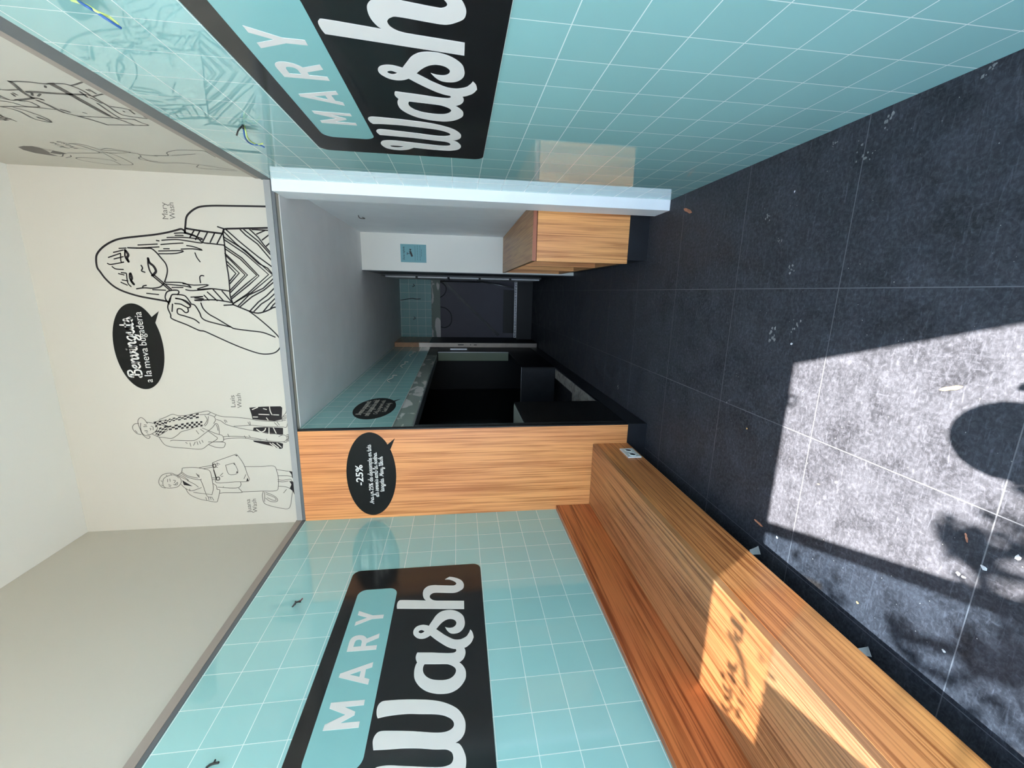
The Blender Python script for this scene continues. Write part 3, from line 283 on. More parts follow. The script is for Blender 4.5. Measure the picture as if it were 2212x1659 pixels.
def cut(name, loops, pl, m, parent=None, depth=0.001, base=0.0):
    """filled outline with holes, standing depth proud of its plane; loops in metres"""
    vs3 = [[Vector((p[0], p[1], 0)) for p in lp] for lp in loops]
    tris = tessellate_polygon(vs3); flat = [p for lp in loops for p in lp]; N = len(flat)
    verts = [pl(p[0], p[1], base+depth) for p in flat] + [pl(p[0], p[1], base) for p in flat]
    faces = [tuple(t) for t in tris]; o = 0
    for lp in loops:
        k = len(lp)
        for i in range(k): a, b = o+i, o+(i+1) % k; faces.append((a, b, b+N, a+N))
        o += k
    return link(name, mesh(name, verts, faces), m, parent)
def ribbons(name, strokes, pl, m, parent=None, h=0.0008, unit=0.001, n=4, cap=7):
    """strokes: (width mm, points mm) drawn lines as flat ribbons with round ends"""
    verts = []; faces = []
    for w, pts in strokes:
        sharp = w < 0; w = abs(w)
        P = smooth([Vector((p[0], p[1], 0)) for p in pts], n) if len(pts) > 2 and not sharp else [Vector((p[0], p[1], 0)) for p in pts]
        r = w/2
        base = len(verts)
        for i, p in enumerate(P):
            d = P[min(i+1, len(P)-1)] - P[max(i-1, 0)]; d = d.normalized() if d.length > 1e-9 else Vector((1, 0, 0)); q = Vector((-d.y, d.x, 0))*r
            for s in (p+q, p-q): verts.append(pl(s.x*unit, s.y*unit, h))
        for i in range(len(P)-1):
            a = base + 2*i; faces.append((a, a+1, a+3, a+2))
        for p in (P[0], P[-1]):
            b0 = len(verts)
            for k in range(cap):
                t = 2*math.pi*k/cap; verts.append(pl((p.x + r*math.cos(t))*unit, (p.y + r*math.sin(t))*unit, h))
            faces.append(tuple(range(b0, b0+cap)))
    return link(name, mesh(name, verts, faces), m, parent)
def fills(name, polys, pl, m, parent=None, h=0.0008):
    verts = []; faces = []
    for lp in polys:
        b = len(verts); P = [Vector((p[0], p[1], 0)) for p in lp]; tr = tessellate_polygon([P])
        verts += [pl(p.x/1000, p.y/1000, h) for p in P]; faces += [tuple(b+i for i in t) for t in tr]
    return link(name, mesh(name, verts, faces), m, parent)
def type_text(name, s, size, a, b, pl, m, parent=None, h=0.001, width=None, shear=0.0, bold=0.0, squeeze=1.0):
    """upright lettering in the plain built-in face; width = total width wanted"""
    cu = bpy.data.curves.new(name, 'FONT'); cu.body = s; cu.size = 1.0; cu.offset = bold; cu.shear = shear; cu.resolution_u = 4
    ob = bpy.data.objects.new(name, cu); COL.objects.link(ob)
    me = bpy.data.meshes.new_from_object(ob.evaluated_get(bpy.context.evaluated_depsgraph_get()))
    bpy.data.objects.remove(ob); bpy.data.curves.remove(cu)
    xs = [v.co.x for v in me.vertices]; x0, x1 = min(xs), max(xs)
    sx_ = (width/(x1-x0)) if width else size*squeeze
    for v in me.vertices: v.co = pl(a + (v.co.x - x0)*sx_, b + v.co.y*size, h)
    me.name = name
    return link(name, me, m, parent)
CURSIVE = {   # joined hand lettering, unit = x-height: (strokes, advance)
'a': ([[(.78,.85),(.42,1),(.1,.5),(.3,0),(.6,.25),(.82,.95)],[(.82,.95),(.8,.2),(1.0,.03),(1.15,.25)]],1.05),
'b': ([[(0,.3),(.22,1.2),(.3,1.85),(.14,1.8),(.12,.3),(.4,0),(.7,.3),(.65,.8),(.45,.95)],[(.62,.8),(.95,.75)]],.9),
'c': ([[(.68,.8),(.42,1),(.1,.5),(.35,0),(.8,.3)]],.75),
'd': ([[(.78,.85),(.42,1),(.1,.5),(.3,0),(.6,.25),(.82,.95)],[(.85,1.9),(.8,.2),(1.0,.03),(1.15,.25)]],1.05),
'e': ([[(.08,.4),(.5,.6),(.48,.98),(.15,.75),(.14,.2),(.42,0),(.85,.3)]],.8),
'g': ([[(.78,.85),(.42,1),(.1,.5),(.3,0),(.6,.25),(.82,.95)],[(.82,.95),(.78,-.4),(.42,-.75),(.18,-.5),(.6,-.1),(1.1,.3)]],1.05),
'i': ([[(0,.3),(.18,.98),(.18,.2),(.38,.02),(.6,.3)],[(.22,1.4),(.24,1.42)]],.52),
'l': ([[(0,.3),(.36,1.4),(.3,1.88),(.12,1.6),(.12,.2),(.35,0),(.6,.3)]],.5),
'm': ([[(.08,.95),(.12,0)],[(.12,.5),(.4,1),(.55,.8),(.55,0)],[(.55,.5),(.85,1),(1.0,.8),(1.0,.2),(1.15,.02),(1.35,.3)]],1.25),
'n': ([[(.08,.95),(.12,0)],[(.12,.5),(.42,1),(.6,.8),(.6,.2),(.75,.02),(.95,.3)]],.85),
'o': ([[(.4,1),(.08,.5),(.35,0),(.68,.4),(.55,.95),(.4,1)],[(.6,.85),(.95,.8)]],.86),
'p': ([[(.1,.98),(.1,-.75)],[(.1,.45),(.42,1),(.7,.6),(.5,.03),(.15,.12)],[(.6,.1),(.9,.3)]],.86),
'r': ([[(.02,.5),(.18,1.05),(.3,.85),(.55,.9),(.5,.2),(.65,.02),(.85,.3)]],.76),
's': ([[(0,.15),(.38,.9),(.34,1.12),(.27,.95),(.6,.45),(.42,0),(.1,.2)],[(.5,.05),(.7,.25)]],.66),
't': ([[(.22,1.65),(.22,.2),(.4,0),(.65,.3)],[(0,1.02),(.48,1.02)]],.56),
'u': ([[(.1,.98),(.1,.2),(.3,0),(.6,.4),(.65,.98)],[(.65,.98),(.65,.2),(.8,.02),(1.0,.3)]],.9),
'v': ([[(.05,.85),(.2,.95),(.3,.1),(.45,.05),(.7,.6),(.6,.95),(.9,.82)]],.84),
'w': ([[(.1,.98),(.1,.2),(.3,0),(.5,.3),(.52,.98)],[(.52,.3),(.72,0),(.95,.3),(1.0,.98),(1.2,.85)]],1.15),
'y': ([[(.1,.98),(.1,.25),(.3,.02),(.6,.4),(.65,.98)],[(.65,.98),(.6,-.4),(.3,-.75),(.12,-.5),(.9,.3)]],.88),
'h': ([[(.15,1.88),(.12,0)],[(.12,.5),(.42,1),(.6,.8),(.6,.2),(.75,.02),(.95,.3)]],.9),
'A': ([[(0,.15),(.15,.02),(.45,.6),(.85,1.65),(.88,0)],[(.4,.6),(.95,.62)]],1.15),
'M': ([[(0,.05),(.25,.5),(.5,1.6),(.7,.5),(1.15,1.6),(1.12,.1),(1.35,.05)]],1.45),
'W': ([[(.15,1.15),(.02,1.45),(.25,1.6),(.28,.2),(.5,0),(.75,.3),(.75,1.6)],[(.75,.3),(1.0,0),(1.25,.3),(1.25,1.7)]],1.4),
'N': ([[(0,.05),(.2,.1),(.35,1.6),(.85,.1),(1.05,1.65)]],1.25),
'O': ([[(.6,1.65),(.1,1.1),(.15,.2),(.6,-.02),(1.05,.6),(1.0,1.4),(.6,1.65)]],1.25),
'C': ([[(1.0,1.4),(.7,1.68),(.15,1.2),(.1,.4),(.5,0),(1.0,.3)]],1.1),
'B': ([[(.35,1.6),(.3,.3),(.12,0),(0,.2),(.15,.35)],[(.02,1.15),(.15,1.65),(.75,1.75),(.92,1.35),(.42,.95),(.95,.75),(.92,.1),(.45,-.05),(.2,.15)]],1.15),
'2': ([[(.08,1.25),(.35,1.62),(.7,1.3),(.5,.7),(.08,.02)],[(.08,.02),(.8,.02)]],.95),
'5': ([[(.75,1.6),(.22,1.58)],[(.22,1.58),(.16,.9)],[(.16,.9),(.5,1.02),(.78,.55),(.5,0),(.1,.12)]],.95),
'%': ([[(.95,1.6),(.3,0)],[(.3,1.6),(.08,1.25),(.3,.95),(.5,1.25),(.3,1.6)],[(.95,.65),(.75,.32),(.95,0),(1.18,.32),(.95,.65)]],1.35),
'-': ([[(.1,.62),(.5,.62)]],.7), ' ': ([],.55)}
def hand_text(name, s, a, b, xh, pl, m, parent=None, width=None, weight=0.2, h=0.001, slant=0.0):
    x = 0; st = []
    for ch in s:
        g, adv = CURSIVE[ch]
        for k in g: st.append([(x + p[0] + slant*p[1], p[1]) for p in k])
        x += adv
    xm = max(p[0] for k in st for p in k); sx_ = (width/xm) if width else xh
    return ribbons(name, [(weight*xh*1000, [((a + p[0]*sx_)*1000, (b + p[1]*xh)*1000) for p in k]) for k in st], pl, m, parent, h, n=6, cap=10)

# ---------------------------------------------------------------- materials
M = {}
M['tile_l'] = tile_mat('teal_glass_tile_left', 'Y', 1.148, 0.158, 0.687, 0.1534)
M['tile_r'] = tile_mat('teal_glass_tile_right', 'Y', 1.132, 0.153, 0.097, 0.1509)
M['tile_c'] = tile_mat('teal_glass_tile_corridor', 'Y', 3.0, 0.158, 2.36, 0.1534, rough=0.1, coat=0.2)
M['tile_f'] = tile_mat('teal_glass_tile_far_shaded', 'X', -0.2, 0.158, 2.36, 0.1534, rough=0.5, coat=0.0, color=lin(108, 152, 150))  # same tile, base colour darkened to stand in for light falling off
M['plaster'] = mat('white_painted_plaster', lin(232, 229, 220), 0.75, bump=0.12, bump_scale=45, var=0.02, var_scale=1.2)
M['plaster_up'] = mat('cream_painted_wall', lin(190, 184, 171), 0.8, bump=0.1, bump_scale=45, var=0.02, var_scale=1.0)
M['plaster_white'] = mat('white_painted_column', lin(240, 240, 240), 0.6, bump=0.15, bump_scale=50, var=0.03, var_scale=4)
M['grey_strip'] = mat('grey_painted_trim', lin(146, 146, 144), 0.55)
M['dark_strip'] = mat('dark_grey_trim', lin(92, 96, 98), 0.5)
M['brown_strip'] = mat('taupe_trim', lin(150, 138, 128), 0.6)
M['floor'] = floor_mat()
M['black_tile'] = mat('black_skirting_tile', (0.010, 0.011, 0.014, 1), 0.35, var=0.3, var_scale=9)
M['black'] = mat('black_laminate', (0.004, 0.004, 0.0045, 1), 0.45, spec=0.3)
M['wood_z'] = wood_mat('varnished_pine_upright', 2, lin(212, 146, 88), lin(166, 102, 52))
M['wood_y'] = wood_mat('varnished_pine_bench', 1, lin(204, 134, 78), lin(146, 84, 42), 4.0, 0.9, 0.3)
M['wood_ys'] = wood_mat('varnished_pine_seat', 1, lin(178, 124, 80), lin(122, 78, 46), 11.0, 0.9, 0.3)
M['wood_yb'] = wood_mat('varnished_pine_backrest', 1, lin(190, 114, 64), lin(128, 66, 32), 7.0, 0.9, 0.3)
M['wood_zc'] = wood_mat('varnished_pine_counter', 2, lin(220, 158, 96), lin(166, 106, 56), 2.0, 1.0)
M['wood_ct'] = wood_mat('varnished_pine_counter_top', 1, lin(176, 132, 86), lin(140, 96, 58), 5.0, 0.9)
M['wood_end'] = wood_mat('pine_end_grain', 0, lin(150, 90, 62), lin(110, 60, 40), 3.0, 0.5)
M['sign_black'] = mat('satin_black_board', (0.014, 0.014, 0.014, 1), 0.12)
M['sign_white'] = mat('off_white_lettering', lin(222, 216, 208), 0.35)
M['sign_teal'] = mat('teal_board_panel', lin(130, 180, 178), 0.15)
M['sign_edge'] = mat('board_edge', lin(140, 140, 138), 0.5)
M['vinyl'] = mat('charcoal_vinyl', (0.016, 0.013, 0.014, 1), 0.5, spec=0.2)
M['vinyl_bub'] = mat('matt_black_vinyl', (0.010, 0.010, 0.009, 1), 0.5, spec=0.12)
M['vinyl_grey'] = mat('grey_vinyl', lin(92, 86, 80), 0.6)
M['vinyl_white'] = mat('cream_vinyl', lin(216, 208, 194), 0.6)
M['render_grey'] = mat('grey_render', lin(140, 146, 138), 0.9, bump=0.4, bump_scale=30)
def patched(name):
    m = mat(name, lin(128, 138, 130), 0.9, bump=0.5, bump_scale=40); n = m.node_tree.nodes; l = m.node_tree.links; p = n['Principled BSDF']
    t = n.new('ShaderNodeTexCoord'); mp = n.new('ShaderNodeMapping'); mp.inputs['Scale'].default_value = (1.9, 1.9, 5); l.new(t.outputs['Object'], mp.inputs['Vector'])
    no = n.new('ShaderNodeTexNoise'); no.inputs['Scale'].default_value = 1.5; no.inputs['Detail'].default_value = 5; no.inputs['Distortion'].default_value = 0.8; l.new(mp.outputs[0], no.inputs['Vector'])
    r = n.new('ShaderNodeValToRGB'); l.new(no.outputs['Fac'], r.inputs[0]); e = r.color_ramp.elements
    e[0].position = 0.54; e[0].color = lin(128, 138, 130); e[1].position = 0.58; e[1].color = lin(204, 200, 196)
    l.new(r.outputs[0], p.inputs['Base Color']); return m
M['render_patch'] = patched('patched_render')
M['render_white'] = mat('white_filler_smear', lin(205, 200, 194), 0.9, bump=0.5, bump_scale=60, var=0.1, var_scale=20)
M['alu'] = mat('brushed_aluminium', lin(170, 172, 174), 0.35, 0.9)
M['steel'] = mat('stainless_steel', lin(120, 112, 104), 0.38, 1.0, var=0.12, var_scale=8)
M['dark_metal'] = mat('dark_metal_and_dim_wall', (0.016, 0.017, 0.019, 1), 0.5, 0.0)
M['concrete'] = mat('rough_concrete', lin(150, 146, 140), 0.95, bump=0.8, bump_scale=40, var=0.35, var_scale=18)
M['white_pl'] = mat('white_plastic', lin(226, 226, 220), 0.3)
M['slot'] = mat('black_slot', (0.01, 0.01, 0.01, 1), 0.6)
M['yellow'] = mat('green_yellow_wire', lin(190, 205, 120), 0.4)
M['blue'] = mat('blue_wire', lin(50, 90, 150), 0.4)
M['red'] = mat('dark_red_wire', lin(110, 40, 50), 0.4)
M['cable'] = mat('black_cable', (0.012, 0.012, 0.012, 1), 0.5)
M['paper'] = mat('white_paper', lin(205, 203, 203), 0.7)
M['leaf'] = mat('dry_leaf', lin(205, 160, 96), 0.7, var=0.25, var_scale=60)
M['leaf_b'] = mat('brown_dry_leaf', lin(170, 112, 84), 0.7, var=0.25, var_scale=60)
M['crumb'] = mat('pale_crumb', lin(150, 147, 140), 0.8)
M['smear'] = mat('dried_plaster_splash', lin(128, 128, 126), 0.9, bump=0.6, bump_scale=80, var=0.3, var_scale=60)
M['cctv'] = mat('teal_notice', lin(98, 150, 158), 0.5)
M['ink'] = mat('dark_ink', lin(34, 60, 66), 0.6)
M['grey_dark_wall'] = mat('grey_far_wall', lin(92, 90, 98), 0.8, var=0.05)
M['panel_grey'] = mat('light_grey_panel', lin(190, 190, 190), 0.6)
M['green_panel'] = mat('sage_green_board', lin(112, 124, 104), 0.6)
M['glass_sun_dimmed'] = glass_mat('sun_dimming_glass', (0.52, 0.51, 0.48))  # tint darkened to weaken the sun patch on the bench seat
M['glass_sun_dimmed2'] = glass_mat('plain_glass', (0.97, 0.985, 0.98))
M['glass_dim'] = glass_mat('grey_blue_tinted_glass', (0.50, 0.57, 0.63))
M['film'] = film_mat('added_sun_block_film', (0.80, 0.82, 0.83))
M['pave'] = mat('grey_pavement', lin(200, 192, 180), 0.9, var=0.05, var_scale=4)

# ---------------------------------------------------------------- the shell
Y0 = -0.45; YB = 2.875; CZ = 3.94; TZ = 2.532; YF = 8.33
struct(box('floor', (-1.95, 0.9, Y0-0.1, YF+0.2, -0.12, 0.0), M['floor']))
struct(box('ceiling', (-1.95, 0.9, Y0-0.1, YB+0.1, CZ, CZ+0.12), M['plaster']))
struct(box('ceiling_corridor', (-1.95, 0.95, YB+0.06, YF+0.2, 2.53, 2.62), M['plaster_white']))
struct(box('wall_left', (-1.80, -1.64, Y0, 2.89, 0, TZ), M['tile_l']))
struct(box('wall_left_upper', (-1.82, -1.652, Y0, YB+0.08, TZ+0.0, CZ), M['plaster_up']))
struct(box('wall_right', (0.633, 0.80, Y0, 2.86, 0, TZ), M['tile_r']))
struct(box('wall_right_upper', (0.645, 0.82, Y0, YB+0.08, TZ, CZ), M['plaster_up']))
struct(box('wall_back', (-1.66, 0.66, YB, YB+0.10, 2.535, CZ), M['plaster_up']))
struct(box('wall_back_left', (-1.80, -0.972, 2.896, 2.95, 0, 2.53), M['black']))
struct(boxes('trim_1', [(-1.652, -1.638, Y0, YB, 2.533, 2.553)], M['dark_strip']))
struct(boxes('trim_2', [(-1.652, -1.636, Y0, YB, 2.5535, 2.593)], M['brown_strip']))
struct(boxes('trim_3', [(0.6335, 0.645, Y0, YB, 2.533, 2.598)], M['dark_strip']))
struct(boxes('trim_4', [(0.638, 0.645, Y0, YB, 2.5985, 2.634)], M['brown_strip']))
struct(boxes('trim_5', [(-1.63, 0.632, 2.856, 2.8749, 2.547, 2.584)], M['grey_strip']))
struct(boxes('trim_6', [(-1.63, 0.632, 2.862, 2.8749, 2.528, 2.5465)], M['dark_strip']))
struct(box('column', (0.565, 0.72, 2.83, 3.05, 0, 2.53), M['plaster_white'], bevel=0.004))
struct(box('wall_right_corridor', (0.642, 0.80, 3.05, 5.30, 0, 2.53), M['plaster_white']))
struct(box('wall_partition', (0.222, 0.90, 5.168, 5.26, 0, 2.53), M['plaster']))
struct(box('trim_7', (0.214, 0.2218, 5.160, 5.262, 0, 2.53), M['dark_strip']))
struct(box('wall_right_far_dimmed', (0.222, 0.34, 5.262, YF+0.1, 0, 2.53), M['dark_metal']))  # near-black colour stands in for the dim light on this wall
struct(boxes('wall_far', [(-1.95, 0.45, YF, YF+0.12, 0, 2.53)], M['grey_dark_wall']))
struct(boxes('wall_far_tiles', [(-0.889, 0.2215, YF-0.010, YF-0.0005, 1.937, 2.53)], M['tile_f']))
struct(boxes('wall_corridor_left', [(-1.06, -0.956, 2.892, 7.31, 1.905, 2.53)], M['tile_c']))
struct(boxes('wall_bay_back', [(-1.90, -1.72, 2.95, 7.4, 0, 2.53)], M['black']))
struct(boxes('wall_bay_end', [(-1.72, -0.975, 7.34, 7.42, 0, 2.53)], M['black']))
struct(boxes('wall_passage_end', [(-1.10, -0.89, 7.421, YF, 0, 1.93)], M['black']))
struct(boxes('wall_passage_wood', [(-1.10, -0.89, 7.421, YF, 1.931, 2.53)], M['wood_ys']))
# plaster band left bare under the corridor tiles
tt = struct(boxes('trim_8', [(-1.06, -0.960, 2.893, 6.40, 1.762, 1.9005)], M['render_patch']))
struct(boxes('trim_9', [(-1.06, -0.957, 2.893, 6.40, 1.750, 1.7615)], M['alu']))
struct(boxes('trim_10', [(-1.06, -0.975, 6.401, 7.31, 1.76, 1.904)], M['dark_metal']))
struct(boxes('trim_11', [(-0.96, 0.2215, YF-0.006, YF-0.0006, 1.766, 1.935)], M['render_patch']))
def blob(cx, cy, rx, ry, n=14, jag=0.25, rnd=random):
    return [(cx + rx*(1-jag*rnd.random())*math.cos(2*math.pi*k/n), cy + ry*(1-jag*rnd.random())*math.sin(2*math.pi*k/n)) for k in range(n)]
struct(boxes('trim_12', [(-0.985, -0.9572, 2.898, 2.948, 0.15, 1.745)], M['dark_metal']))
struct(boxes('trim_13', [(-1.06, -0.9535, 2.893, 6.40, 1.9008, 1.9048)], M['render_white']))
# low skirting of black tile
struct(boxes('baseboard_left', [(-1.639, -0.957, 2.863, 2.893, 0, 0.149), (-0.975, -0.9565, 2.893, 7.34, 0, 0.147)], M['black_tile']))
struct(boxes('trim_14', [(-1.10, -0.9755, 3.60, 5.30, 0.0, 0.146), (-1.5, -1.101, 4.36, 4.46, 0.0, 0.14)], M['concrete']))
# shopfront behind the camera
HZ = 3.496
struct(boxes('wall_front', [(0.404, 0.80, Y0-0.06, Y0, 0, CZ), (-1.80, 0.404, Y0-0.06, Y0, HZ, CZ)], M['plaster_white']))
struct(boxes('trim_18', [(-0.404, -0.352, Y0-0.045, Y0-0.025, 0, HZ)], M['alu']))
w1 = struct(boxes('window_1', [(-0.540, -0.405, Y0-0.03, Y0-0.024, 2.910, HZ), (-0.760, -0.405, Y0-0.03, Y0-0.024, 0.02, 2.909)], M['glass_dim']))
w2 = struct(box('window_2', (-1.030, -0.540, Y0-0.03, Y0-0.024, 2.911, HZ), M['glass_sun_dimmed']))
w3 = struct(box('window_3', (-1.80, -0.7601, Y0-0.03, Y0-0.026, 0.02, 2.909), M['glass_sun_dimmed2']))
w4 = struct(boxes('added_film_pane', [(-1.80, -1.0301, Y0-0.03, Y0-0.026, 2.9101, HZ)], M['film']))  # film added on this unseen pane to block direct sun
lt = thing('window_lettering', 'x', 'lettering', (-0.8, Y0-0.031, 3.1))
for w_, p_ in D_glass: ribbons('letter_stroke', [(w_*1.7, p_)], planeY(Y0-0.031, -1), M['vinyl'], lt)
props(lt, 'dark cut vinyl lettering stuck on the tinted upper pane of the shopfront', 'lettering')
pv = struct(box('ground_outside', (-14, 14, -16, Y0-0.11, -0.2, -0.005), M['pave']))

bm = bmesh.new(); R_ = 24; r_ = 10; tv = []
for i in range(R_):
    for k in range(r_):
        t, u = 2*math.pi*i/R_, 2*math.pi*k/r_; q = 0.006*math.cos(u); tv.append(bm.verts.new((0.2415 + (0.022+q)*math.cos(t), Y0 - 0.053 + 0.006*math.sin(u), 3.455 + (0.034+q)*math.sin(t))))
for i in range(R_):
    for k in range(r_): bm.faces.new((tv[i*r_+k], tv[((i+1) % R_)*r_+k], tv[((i+1) % R_)*r_+(k+1) % r_], tv[i*r_+(k+1) % r_]))
rm = bpy.data.meshes.new('hanging_ring'); bm.to_mesh(rm); bm.free()
props(link('hanging_ring', rm, M['dark_metal']), 'small metal ring hanging from the lintel over the doorway', 'ring')
# ---------------------------------------------------------------- wooden wall panel and bench
wp = thing('wood_panel', 'tall varnished wood panel between the bench wall and the open machine bay', 'wall panel', (-1.3, 2.86, 0.15))
box('panel_board', (-1.639, -0.962, 2.861, 2.893, 0.151, 2.527), M['wood_z'], wp)
o = box('edge_strip', (-0.9615, -0.953, 2.863, 2.897, 0.151, 2.527), M['black'], wp); o['label'] = 'black edge strip'
bn = thing('bench', 'long low varnished wood bench along the left tiled wall', 'bench', (-1.35, 1.2, 0))
box('seat', (-1.604, -1.106, Y0+0.03, 2.859, 0.388, 0.419), M['wood_ys'], bn, bevel=0.0015)
box('front_panel', (-1.132, -1.105, Y0+0.03, 2.859, 0.147, 0.3875), M['wood_y'], bn, bevel=0.0015)
box('backrest', (-1.638, -1.605, Y0+0.03, 2.859, 0.40, 0.682), M['wood_yb'], bn, bevel=0.0015)
o = box('plinth', (-1.60, -1.33, Y0+0.03, 2.859, 0.001, 0.146), M['black_tile'], bn); o['label'] = 'recessed black plinth'
# double socket on the far end of the bench front: recover its place on the front face
po = box('power_outlet', (-1.1048, -1.096, 2.565, 2.725, 0.165, 0.262), M['white_pl'], bn, bevel=0.002)
po['label'] = 'white double power outlet'
for cy in (2.607, 2.683):
    c = []
    for k in range(20):
        t = 2*math.pi*k/20; c.append((cy + 0.026*math.cos(t), 0.2135 + 0.026*math.sin(t)))
    ci = [(cy + 0.021*math.cos(2*math.pi*k/20), 0.2135 + 0.021*math.sin(2*math.pi*k/20)) for k in range(20)]
    s_ = cut('socket', [c, ci], planeX(-1.096, 1), M['white_pl'], po, 0.004)
    cut('socket', [ci], planeX(-1.096, 1), M['slot'], po, 0.0004)

# ---------------------------------------------------------------- counter behind the column
ct = thing('counter', 'low wooden counter with open compartments behind the white column', 'counter', (0.43, 4.1, 0))
box('top', (0.231, 0.640, 3.110, 5.150, 0.858, 0.888), [M['wood_ct']], ct, bevel=0.001)
o = box('end_grain_edge', (0.2312, 0.6398, 3.1085, 3.1098, 0.8585, 0.8875), M['wood_end'], ct)
box('front_panel', (0.231, 0.640, 3.112, 3.145, 0.159, 0.8535), M['wood_zc'], ct, bevel=0.001)
for y in (3.74, 4.45): box('divider', (0.236, 0.618, y, y+0.03, 0.2005, 0.8535), M['wood_zc'], ct)
box('end_panel', (0.236, 0.640, 5.118, 5.150, 0.159, 0.8535), M['wood_zc'], ct)
box('bottom_shelf', (0.236, 0.618, 3.146, 5.117, 0.165, 0.200), M['wood_ct'], ct)
box('back_panel', (0.619, 0.640, 3.146, 5.117, 0.159, 0.8535), M['wood_ct'], ct)
o = box('plinth', (0.259, 0.640, 3.128, 5.14, 0.001, 0.158), M['black_tile'], ct); o['label'] = 'black tiled plinth'

# ---------------------------------------------------------------- lettered boards
def rrect(a0, a1, b0, b1, r, n=7):
    out = []
    for cx, cy, t0 in ((a1-r, b1-r, 0), (a0+r, b1-r, 90), (a0+r, b0+r, 180), (a1-r, b0+r, 270)):
        for k in range(n+1):
            t = math.radians(t0 + 90*k/n); out.append((cx + r*math.cos(t), cy + r*math.sin(t)))
    return out
def sign(pl, label):
    t = thing('sign_board', label, 'sign', tuple(pl(1.6, 1.3)))
    cut('board', [rrect(0.985, 2.255, 1.305, 2.051, 0.045)], pl, M['sign_black'], t, 0.004)
    tp = cut('name_panel', [rrect(1.168, 2.085, 1.775, 1.985, 0.045)], pl, M['sign_teal'], t, 0.0006, 0.004); tp['label'] = 'teal rounded panel'
    for ch, key in (('m', D_M), ('a', D_A), ('r', D_R), ('y', D_Y)):
        cut('letter', [refine(lp) for lp in key], pl, M['sign_white'], tp, 0.0006, 0.0046)
    for key in (D_W, D_as, D_h):
        cut('script_letter', [refine(lp) for lp in key], pl, M['sign_white'], t, 0.0008, 0.004)
    return t
sign(planeX(-1.640, 1), 'black sign board with teal name panel on the left tiled wall above the bench')
sign(planeXm(0.633, -1, 3.188), 'black sign board with teal name panel on the right tiled wall opposite the bench')

# ---------------------------------------------------------------- speech bubbles
def bubble(name, ca, cb, ra, rb, base1, base2, tip, pl, label, tilt=0.0):
    n = 72; ell = []
    for k in range(n):
        t = 2*math.pi*k/n; x, y = ra*math.cos(t), rb*math.sin(t)
        ell.append((ca + x*math.cos(tilt) - y*math.sin(tilt), cb + x*math.sin(tilt) + y*math.cos(tilt)))
    t1 = math.atan2((base1[1]-cb)/rb, (base1[0]-ca)/ra) % (2*math.pi); t2 = math.atan2((base2[1]-cb)/rb, (base2[0]-ca)/ra) % (2*math.pi)
    lo, hi = min(t1, t2), max(t1, t2); pts = []; done = False
    for k in range(n):
        t = 2*math.pi*k/n
        if lo < t < hi:
            if not done:
                first, second = (base1, base2) if t1 < t2 else (base2, base1)
                pts += [first, tip, second]; done = True
        else: pts.append(ell[k])
    o = cut(name, [pts], pl, M['vinyl_bub'], None, 0.0015)
    return props(o, label, 'speech bubble sign')
pM = planeY(YB)
b1 = bubble('speech_bubble', -0.386, 3.427, 0.272, 0.141, (-0.197, 3.326), (-0.232, 3.310), (-0.160, 3.280), pM, 'black speech bubble with welcome lettering on the cream wall beside the drawn woman')
hand_text('script_lettering', 'Benvinguts', -0.578, 3.438, 0.043, pM, M['sign_white'], b1, width=0.378, weight=0.23, h=0.0025)
for w_, a_, wd_ in (('a', -0.612, 0.020), ('la', -0.572, 0.038), ('meva', -0.518, 0.128), ('bugaderia', -0.374, 0.209)): type_text('plain_lettering', w_, 0.062, a_, 3.379, pM, M['sign_white'], b1, h=0.0025, width=wd_)
pP = planeY(2.861)
b2 = bubble('speech_bubble', -1.297, 2.052, 0.319, 0.172, (-1.072, 1.932), (-1.112, 1.914), (-1.026, 1.878), pP, 'black speech bubble offering 25 percent off on the wood panel')
type_text('big_lettering', '-25%', 0.068, -1.376, 2.112, pP, M['sign_white'], b2, h=0.0025, width=0.157, bold=0.02)
hand_text('script_lettering', 'Ara un 25% de descompte en tots', -1.525, 2.046, 0.0165, pP, M['sign_white'], b2, width=0.455, weight=0.3, h=0.0025)
hand_text('script_lettering', 'els serveis amb la nostra', -1.471, 2.009, 0.0165, pP, M['sign_white'], b2, width=0.341, weight=0.3, h=0.0025)
hand_text('script_lettering', 'targeta  Mary Wash', -1.431, 1.970, 0.0165, pP, M['sign_white'], b2, width=0.270, weight=0.3, h=0.0025)
pC = planeX(-0.956, 1)
b3 = bubble('speech_bubble', 3.417, 2.115, 0.319, 0.163, (3.60, 1.985), (3.635, 2.0), (3.700, 1.946), pC, 'black speech bubble about paying on the corridor tiles above the machine bay')
for s_, a, b, w_, xh in (('Nomes pagament', 3.21, 2.185, 0.415, 0.026), ('amb targeta de credit', 3.18, 2.122, 0.49, 0.026), ('Only payment with', 3.225, 2.066, 0.43, 0.018), ('Credit Card only', 3.285, 2.008, 0.27, 0.018)):
    hand_text('script_lettering', s_, a, b, xh, pC, M['vinyl_white'], b3, width=w_, weight=0.26, h=0.0025)

